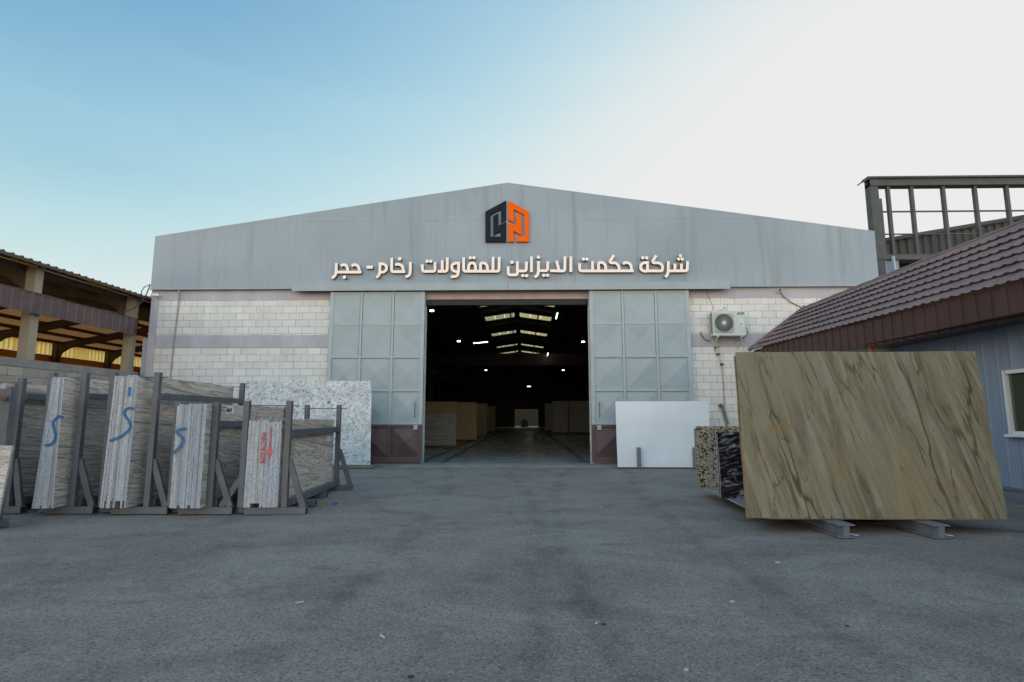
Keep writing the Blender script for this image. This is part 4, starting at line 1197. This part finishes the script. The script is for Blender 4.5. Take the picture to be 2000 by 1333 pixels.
# ------------------------------------------------------------------ tiled house on the right
hs = thing("tiled_house", "blue-grey sheet clad house with brown tiled roof on the right", "house", (8, 5, 0))
Y0, Y1 = -9.0, 16.85
def xe(y): return 7.15 - (max(y, 6.5) - 10) * .062
RIX, RIZ = 8.43, 4.66
WV, ncs = .21, 7
NY = int((Y1 - Y0) / (WV / 6))
ycs = [Y1 - (Y1 - Y0) * k / NY for k in range(NY + 1)]
wave = [.018 * (math.cos(2 * math.pi * y / WV) + .35 * math.cos(4 * math.pi * y / WV)) for y in ycs]
rows = []
def rp(t_, y, h):
    a = xe(y); L = math.hypot(RIX - a, RIZ - 3.39)
    c, s_ = (RIX - a) / L, (RIZ - 3.39) / L
    return (a + (RIX - a) * t_ - h * s_, y, 3.39 + (RIZ - 3.39) * t_ + h * c)
for c in range(ncs):
    jit = [.004 * math.sin(k * .37 + c * 2.1) + rnd.uniform(-.0015, .0015) for k in range(NY + 1)]
    rows.append([rp((c + .08) / ncs, y, wave[k] * .1 - .006) for k, y in enumerate(ycs)])
    rows.append([rp((c - .06) / ncs, y, wave[k] * .75 + .04 + jit[k]) for k, y in enumerate(ycs)])
    rows.append([rp((c + .35) / ncs, y, wave[k] * .3 + .026) for k, y in enumerate(ycs)])
rows.append([rp(1.0, y, .02) for y in ycs])
MB().grid(rows).build("roof", M['tile'], hs, recalc=False)
MB().tube([(RIX, y, RIZ + .01 + (.01 if k % 2 else 0)) for k, y in enumerate([Y0 + (Y1 - Y0) * q / 80 for q in range(81)])], .045, 8).build("ridge_cap", M['tile'], hs)
MB().face([(RIX, Y0, RIZ), (10.4, Y0, 3.4), (10.4, Y1, 3.4), (RIX, Y1, RIZ)]).build("rear_roof", M['tile'], hs)
for y in (Y1 - .08, Y0 + .05):
    MB().prism([(xe(y) + .1, 3.3), (RIX, RIZ - .08), (10.2, 3.4), (10.2, 0), (10.0, 0), (10.0, 3.3)], lambda a, b, d: (a, d, b), y - .12, y).build("gable_wall", M['cream'], hs)
MB().bar(rp(-.03, Y1 + .01, .04), rp(1.0, Y1 + .01, .04), .05, .1).build("verge_trim", M['tile'], hs)
# hanging brown sheet under the eaves
rows = [[], []]
y = Y1 - .05; k = 0
while y > Y0:
    for f, dx in ((0, .0), (.27, .014), (.2701, .0)):
        yy_ = y - f
        rows[0].append((xe(yy_) + .06 - dx, yy_, 3.37)); rows[1].append((xe(yy_) + .06 - dx, yy_, 2.85 + (.012 if f == 0 else -.012)))
    y -= .275
MB().grid(rows).build("eaves_fascia", M['brownsheet'], hs, recalc=False)
MB().face([(xe(Y0) + .07, Y0, 2.9), (8.1, Y0, 2.9), (8.1, 12.6, 2.9), (xe(12.6) + .07, 12.6, 2.9)]).build("soffit", M['brownsheet'], hs)
MB().face([(xe(12.6) + .07, 12.6, 2.9), (10.2, 12.6, 2.9), (10.2, Y1 - .2, 2.9), (xe(Y1) + .1, Y1 - .2, 2.9)]).build("porch_ceiling", M['cream'], hs)
# corrugated front wall
rows = [[], []]
y = 12.5; WZ = .26
prof = [(0, 0), (.20, .0), (.23, -.010), (.25, -.010), (.28, .0)]
while y > Y0:
    for dy, dx in prof[:-1]:
        rows[0].append((8.0 + dx, y - dy, 2.92)); rows[1].append((8.0 + dx, y - dy, WZ))
    y -= .28
WIN0, WIN1, WNZ0, WNZ1 = 8.05, 9.55, 1.12, 2.17
MB().grid(rows).build("wall_sheet", M['bluesheet'], hs, recalc=False)
MB().box(8.06, 10.2, Y0 + .1, 12.45, 0, 2.9).build("inner_wall", M['cream'], hs)
MB().box(8.7, 10.2, 12.46, Y1 - .21, 0, 2.89).build("porch_wall", M['cream'], hs)
MB().box(7.955, 8.05, 12.46, 12.56, 0, 2.92).build("corner_trim", M['trim'], hs)
bc = MB(); bc.box(7.93, 8.05, Y0, 12.5, .03, .255); bc.box(7.90, 7.93, Y0, 12.5, .235, .255); bc.box(7.90, 7.93, Y0, 12.5, .03, .05)
bc.build("base_channel", M['hbeam'], hs)
MB().box(7.86, 8.05, Y0, 12.6, -.02, .029).build("plinth", M['concrete'], hs)
MB().box(7.12, 7.2, 11.75, 11.83, 0, 2.9).build("porch_post", worn("red_brown_post", (.2, .06, .03), .6, .2, 4), hs)
wf = MB()
wf.box(7.90, 8.03, WIN1 - .05, WIN1, WNZ0, WNZ1); wf.box(7.90, 8.03, WIN0, WIN0 + .07, WNZ0, WNZ1)
wf.box(7.90, 8.03, WIN0 + .07, WIN1 - .07, WNZ1 - .06, WNZ1); wf.box(7.90, 8.03, WIN0 + .07, WIN1 - .07, WNZ0, WNZ0 + .06)
wf.box(7.93, 7.99, WIN0 + .7, WIN0 + .76, WNZ0 + .06, WNZ1 - .06)
wf.box(7.87, 7.8999, WIN0 - .05, WIN1 + .05, WNZ0 - .03, WNZ0 + .01)
wo = wf.build("window", M['wframe'], hs)
MB().box(7.955, 7.965, WIN0 + .07, WIN1 - .07, WNZ0 + .06, WNZ1 - .06).build("pane", M['glass'], wo)
mb = MB(); mb.bar((7.975, WIN1 + .02, WNZ0 - .04), (7.975, WIN1 + .2, WNZ0 - .04), .01, .012)
mb.build("drip_flashing", M['trim'], hs)

# ------------------------------------------------------------------ steel framed building behind the house
nb = thing("steel_building", "dark steel framed building with an open parapet frame behind the tiled house", "building", (16, 19, 0))
SY = 19.0
MB().box(11.98, 12.26, SY, SY + .3, 0, 9.66).build("corner_post", M['steelframe'], nb)
MB().box(12.27, 12.36, SY + .02, SY + .16, 6.9, 8.9).build("side_stud", M['steelframe'], nb)
tr = MB(); tr.box(11.98, 24, SY - .04, SY + .3, 9.35, 9.44); tr.box(11.98, 24, SY + .02, SY + .1, 9.44, 9.62); tr.box(11.9, 24, SY - .06, SY + .32, 9.62, 9.68)
tr.build("top_rail", M['steelframe'], nb)
MB().bar((11.7, SY + .1, 9.48), (12.02, SY + .1, 9.66), .3, .04, up=(0, 0, 1)).build("rail_cap", M['steelframe'], nb)
for x in (12.62, 13.42, 14.5, 15.58, 16.66, 17.74, 18.82, 19.9, 21):
    MB().box(x - .048, x + .048, SY + .02, SY + .15, 6.9, 9.349).build("parapet_post", M['steelframe'], nb)
MB().box(12.27, 24, SY + .06, SY + .1, 8.42, 8.47).build("mid_rail", M['steelframe'], nb)
MB().box(12.27, 24, SY + .06, SY + .1, 7.62, 7.66).build("lower_rail", M['steelframe'], nb)
rows = [[], []]
x = 12.3
while x < 24:
    for dx, dy in ((0, 0), (.14, 0), (.17, .05), (.25, .05), (.28, 0)):
        xx = x + dx
        rows[0].append((xx, SY + .5 + dy, 7.45 + (xx - 12.4) * .165)); rows[1].append((xx, SY + .5 + dy, 6.92))
    x += .281
MB().grid(rows).build("gable_sheet", M['darkcorr'], nb, recalc=False)
MB().bar((12.3, SY + .46, 7.5), (24, SY + .46, 9.44), .14, .12).build("verge_beam", M['steelframe'], nb)
MB().box(11.98, 24, SY - .02, SY + .42, 6.72, 6.9).build("edge_beam", M['steelframe'], nb)
sf = MB().face([(12.3, SY + .43, 6.88), (24, SY + .43, 6.88), (24, SY + 24, 6.88), (12.3, SY + 24, 6.88)])
sf.build("soffit", M['roofdark'], nb)
for k in range(5):
    MB().box(12.3, 24, SY + 1.2 + k * 1.8, SY + 1.35 + k * 1.8, 6.62, 6.87).build("soffit_joist", M['steelframe'], nb)
MB().box(12.3, 24, SY + 11, SY + 11.2, 0, 6.87).build("rear_wall", M['roofdark'], nb)
MB().face([(11.6, SY + .5, 7.4), (24, SY + .5, 9.45), (24, SY + 30, 9.45), (11.6, SY + 30, 7.4)]).build("roof", M['roofdark'], nb)
gp = MB(); gp.box(11.45, 11.95, SY + .1, SY + .5, 7.0, 7.05); gp.box(11.3, 11.95, SY + .3, SY + .5, 5.5, 5.58)
gp.build("stub_bracket", M['zinc'], nb)
MB().box(11.45, 11.62, SY + .2, SY + .4, 7.06, 7.4).build("gutter_outlet", M['steelframe'], nb)
dp = thing("downpipe", "pale blue downpipe with an elbow beside the dark steel building", "downpipe", (12.5, 18.9, 0))
MB().tube([(12.46, SY - .12, 6.8), (12.5, SY - .12, 6.1), (12.5, SY - .12, 6.0)], .055, 10).build("pipe_length", M['trim'], dp)
MB().tube([(12.52, SY - .12, 5.96), (12.2, SY - .12, 5.94)], .06, 10).build("pipe_elbow", M['trim'], dp)
MB().tube([(12.2, SY - .12, 5.94), (12.18, SY - .12, 3), (12.18, SY - .12, .0)], .055, 10).build("pipe_length", M['trim'], dp)
MB().box(12.27, 12.75, SY + .05, SY + .25, 0, 6.71).build("infill_sheet", M['bluesheet'], nb)

# ------------------------------------------------------------------ open shed on the left
sx0, sx1 = -24.4, -12.4
shd = thing("open_shed", "open sided steel shed with glowing yellow rear wall on the left", "shed", (-18.4, 25, 0))
ridge = (-18.4, 6.32); EAVE = 5.24
def sroof(x): return ridge[1] - abs(x - ridge[0]) / 6.0 * (ridge[1] - EAVE)
FY = [2.7, 6.4, 10.1, 13.75, 17.4, 21.1, 24.8, 28.5, 32.2, 35.9, 39.6, 43.3]
for y in FY:
    if y < 26:
        MB().box(sx1 - .25, sx1, y, y + .24, 0, EAVE - .03).build("column", M['shedcol'], shd)
    else:
        MB().box(sx1 - .25, sx1, y, y + .24, 0, EAVE - .03).build("column", M['shedsteel'], shd)
    MB().box(sx0, sx0 + .25, y, y + .24, 0, EAVE - .03).build("column", M['shedsteel'], shd)
    lo = [(sx1 - .251, 4.35), (sx1 - .45, 4.72), (sx1 - .8, 4.95), (sx1 - 1.5, 5.13), (sx1 - 2.6, sroof(sx1 - 2.6) - .42), (ridge[0], ridge[1] - .36)]
    lo += [(2 * ridge[0] - a, b) for a, b in lo[-2::-1]]
    hi = [(2 * ridge[0] - sx1 + .251, EAVE + .0), (ridge[0], ridge[1] - .06), (sx1 - .251, EAVE + .0)]
    MB().prism(lo + hi, lambda a, b, d: (a, d, b), y + .05, y + .19).build("rafter", M['shedsteel'], shd)
cr_ = MB()
rows = [[], [], []]
y = 1.0
while y < 47:
    for dy, dz in ((0, 0), (.13, 0), (.16, .04), (.22, .04), (.25, 0)):
        for j, x in enumerate((sx1 + .35, ridge[0], sx0 - .3)):
            rows[j].append((x, y + dy, sroof(x) + .03 + dz))
    y += .2501
cr_.grid(rows)
cr_.build("roof_sheet", M['roofglow'], shd, recalc=False)
rows = [[], []]
for a_, b_, c_ in list(cr_.v[:len(cr_.v) // 3]):
    rows[0].append((sx1 + .352, b_, c_ + .012)); rows[1].append((sx1 + .352, b_, c_ - .06))
eb = MB().grid(rows)
eb.face([(sx1 - .3, 1, sroof(sx1 - .3) - .015), (sx1 + .34, 1, sroof(sx1 + .34) - .015), (sx1 + .34, 47, sroof(sx1 + .34) - .015), (sx1 - .3, 47, sroof(sx1 - .3) - .015)])
eb.build("eaves_flashing", M['roofdark'], shd, recalc=False)
for k in range(11):
    x = sx0 + .5 + k * 1.12
    MB().box(x - .035, x + .035, 1, 47, sroof(x) - .2, sroof(x) - .05).build("purlin", M['shedsteel'], shd)
# yellow strips of light sheeting along the eaves
for ya, yb in ((13.9, 14.0), (13.0, 13.75), (15.4, 16.4)):
    MB().box(sx1 + .01, sx1 + .03, ya, yb, EAVE - .075, EAVE + .0).build("eaves_light", M['shedglass'], shd)
# rear wall: translucent sheet over an orange wall
rows = [[], []]
y = 1.0
while y < 47:
    for dy, dx in ((0, 0), (.12, 0), (.15, .05), (.23, .05), (.26, 0)):
        rows[0].append((sx0 - .1 + dx, y + dy, EAVE + .0)); rows[1].append((sx0 - .1 + dx, y + dy, 4.6))
    y += .2601
MB().grid(rows).build("rear_sheet", M['shedglass'], shd, recalc=False)
for y in FY[5:]:
    MB().box(sx0 - .04, sx0 - .03, y + 1.5, y + 2.5, 4.62, 5.2).build("rear_window", M['shedwhite'], shd)
MB().box(sx0 - .3, sx0 - .05, 1, 47, 0, 4.59).build("rear_wall", M['orange'], shd)
MB().box(sx0 - .3, sx1, 46.8, 47, 0, 4.0).build("end_wall", M['orange'], shd)
fl_ = MB().box(sx0, sx1 - .4, 1, 46.7, 0, .012)
struct(fl_.build("shed_floor", worn('sandy_floor', (.46, .40, .30), .85, .2, 1.2)))
rows = [[], []]
y = 1.0; k = 0
while y < 17.3:
    for dy, dx in ((0, 0), (.20, .0), (.22, .025), (.26, .025), (.28, 0)):
        yy_ = min(y + dy, 17.42)
        rows[0].append((sx1 + .16 + dx, yy_, 4.47)); rows[1].append((sx1 + .16 + dx, yy_, 3.97 + .006 * math.sin(yy_ * 7)))
    y += .2801; k += 1
bn = MB().grid(rows)
bn.box(sx1 + .02, sx1 + .18, 1, 17.42, 4.471, 4.49)
bn.build("canopy_band", M['brownband'], shd, recalc=False)
MB().tube([(sx1 + .1, 1 + k * 1.09, 4.505 + .012 * math.sin(k * 2.3)) for k in range(16)], .014, 6).build("band_cable", M['cable'], shd)
MB().box(sx1 + .02, sx1 + .12, 12.35, 12.46, 0, 3.96).build("canopy_post", M['rack'], shd)
bwl = thing("block_wall", "low grey block wall with a plastered pier between the yard and the shed", "wall", (-12.2, 10, 0))
MB().box(sx1 + .03, sx1 + .25, 1, 17.5, 0, 2.62).build("blockwork", M['greyblock'], bwl)
MB().box(sx1 + .02, sx1 + .26, 1, 17.5, 2.62, 2.81).build("capping", M['concrete'], bwl)
MB().box(sx1 + .251, sx1 + .262, 14.35, 14.75, 0, 2.6).build("plastered_pier", M['concrete'], bwl)

# ------------------------------------------------------------------ litter and grit on the ground
def scrap(x, y, s_, m_, label, cat="litter", flat=.004, rot=None):
    n = 7; a0 = rnd.uniform(0, 6)
    p = [(x + s_ * rnd.uniform(.6, 1.1) * math.cos(a0 + 2 * math.pi * k / n), y + s_ * rnd.uniform(.4, .9) * math.sin(a0 + 2 * math.pi * k / n)) for k in range(n)]
    return tag(MB().prism(p, lambda a, b, d: (a, b, d), gz(x, y) + flat + .004, gz(x, y) - .003).build("scrap", M[m_]), label, cat)
def stub(x, y, ang, label):
    dx, dy = .028 * math.cos(ang), .028 * math.sin(ang)
    z = gz(x, y) + .0075
    return tag(MB().tube([(x - dx, y - dy, z), (x + dx, y + dy, z)], .0065, 8).build("cigarette_end", M['litter_white']), label, "litter")
stub(-.915, 3.828, 2.3, "white cigarette end lying nearest the camera, left of centre")
stub(-1.711, 4.484, .6, "white cigarette end further left on the asphalt")
scrap(.534, 4.124, .018, 'litter_dark', "small dark scrap beside a pale crumb, right of centre")
scrap(.49, 4.14, .011, 'litter_white', "pale crumb touching the small dark scrap")
scrap(1.598, 4.643, .02, 'litter_white', "crumpled white scrap on the right half of the yard")
scrap(2.195, 4.142, .014, 'litter_dark', "dark crumb far right in the foreground")
scrap(2.475, 5.837, .032, 'litter_white', "flat pale paper strip lying before the huge slab")
scrap(.906, 3.435, .014, 'litter_white', "tiny white scrap at the bottom right of the yard")
scrap(-.628, 3.3, .02, 'litter_dark', "dark scrap at the bottom edge of the picture")
bp = scrap(-3.094, 9.45, .045, 'blueplastic', "crumpled blue plastic scrap on the asphalt beside the racks", flat=.03)
bp2 = scrap(1.2, 9.2, .02, 'litter_white', "white scrap in the middle of the yard")
gv = MB()
for _ in range(1500):
    y = 2.6 + 7.5 * rnd.random() ** 1.7
    x = rnd.uniform(-1, 1) * (1.0 * y + .3)
    s_ = rnd.choice((.003, .004, .005, .007)) * rnd.uniform(.7, 1.25)
    if x < -2.9 and y > 7: continue
    z = gz(x, y)
    a = rnd.uniform(0, 6)
    p = [(x + s_ * math.cos(a + q * 2.1) * rnd.uniform(.7, 1.2), y + s_ * math.sin(a + q * 2.1) * rnd.uniform(.7, 1.2), z - .001) for q in range(3)]
    top = (x, y, z + s_ * .8)
    m_ = rnd.choice((0, 0, 1))
    for q in range(3):
        gv.face([p[q], p[(q + 1) % 3], top], m_)
tag(gv.build("loose_grit", [M['litter_dark'], M['concrete']], org=(0, 5, 0)), "fine loose grit scattered over the asphalt yard", "grit", kind='stuff')

for o in bpy.data.objects:
    if '_o' in o:
        del o['_o']
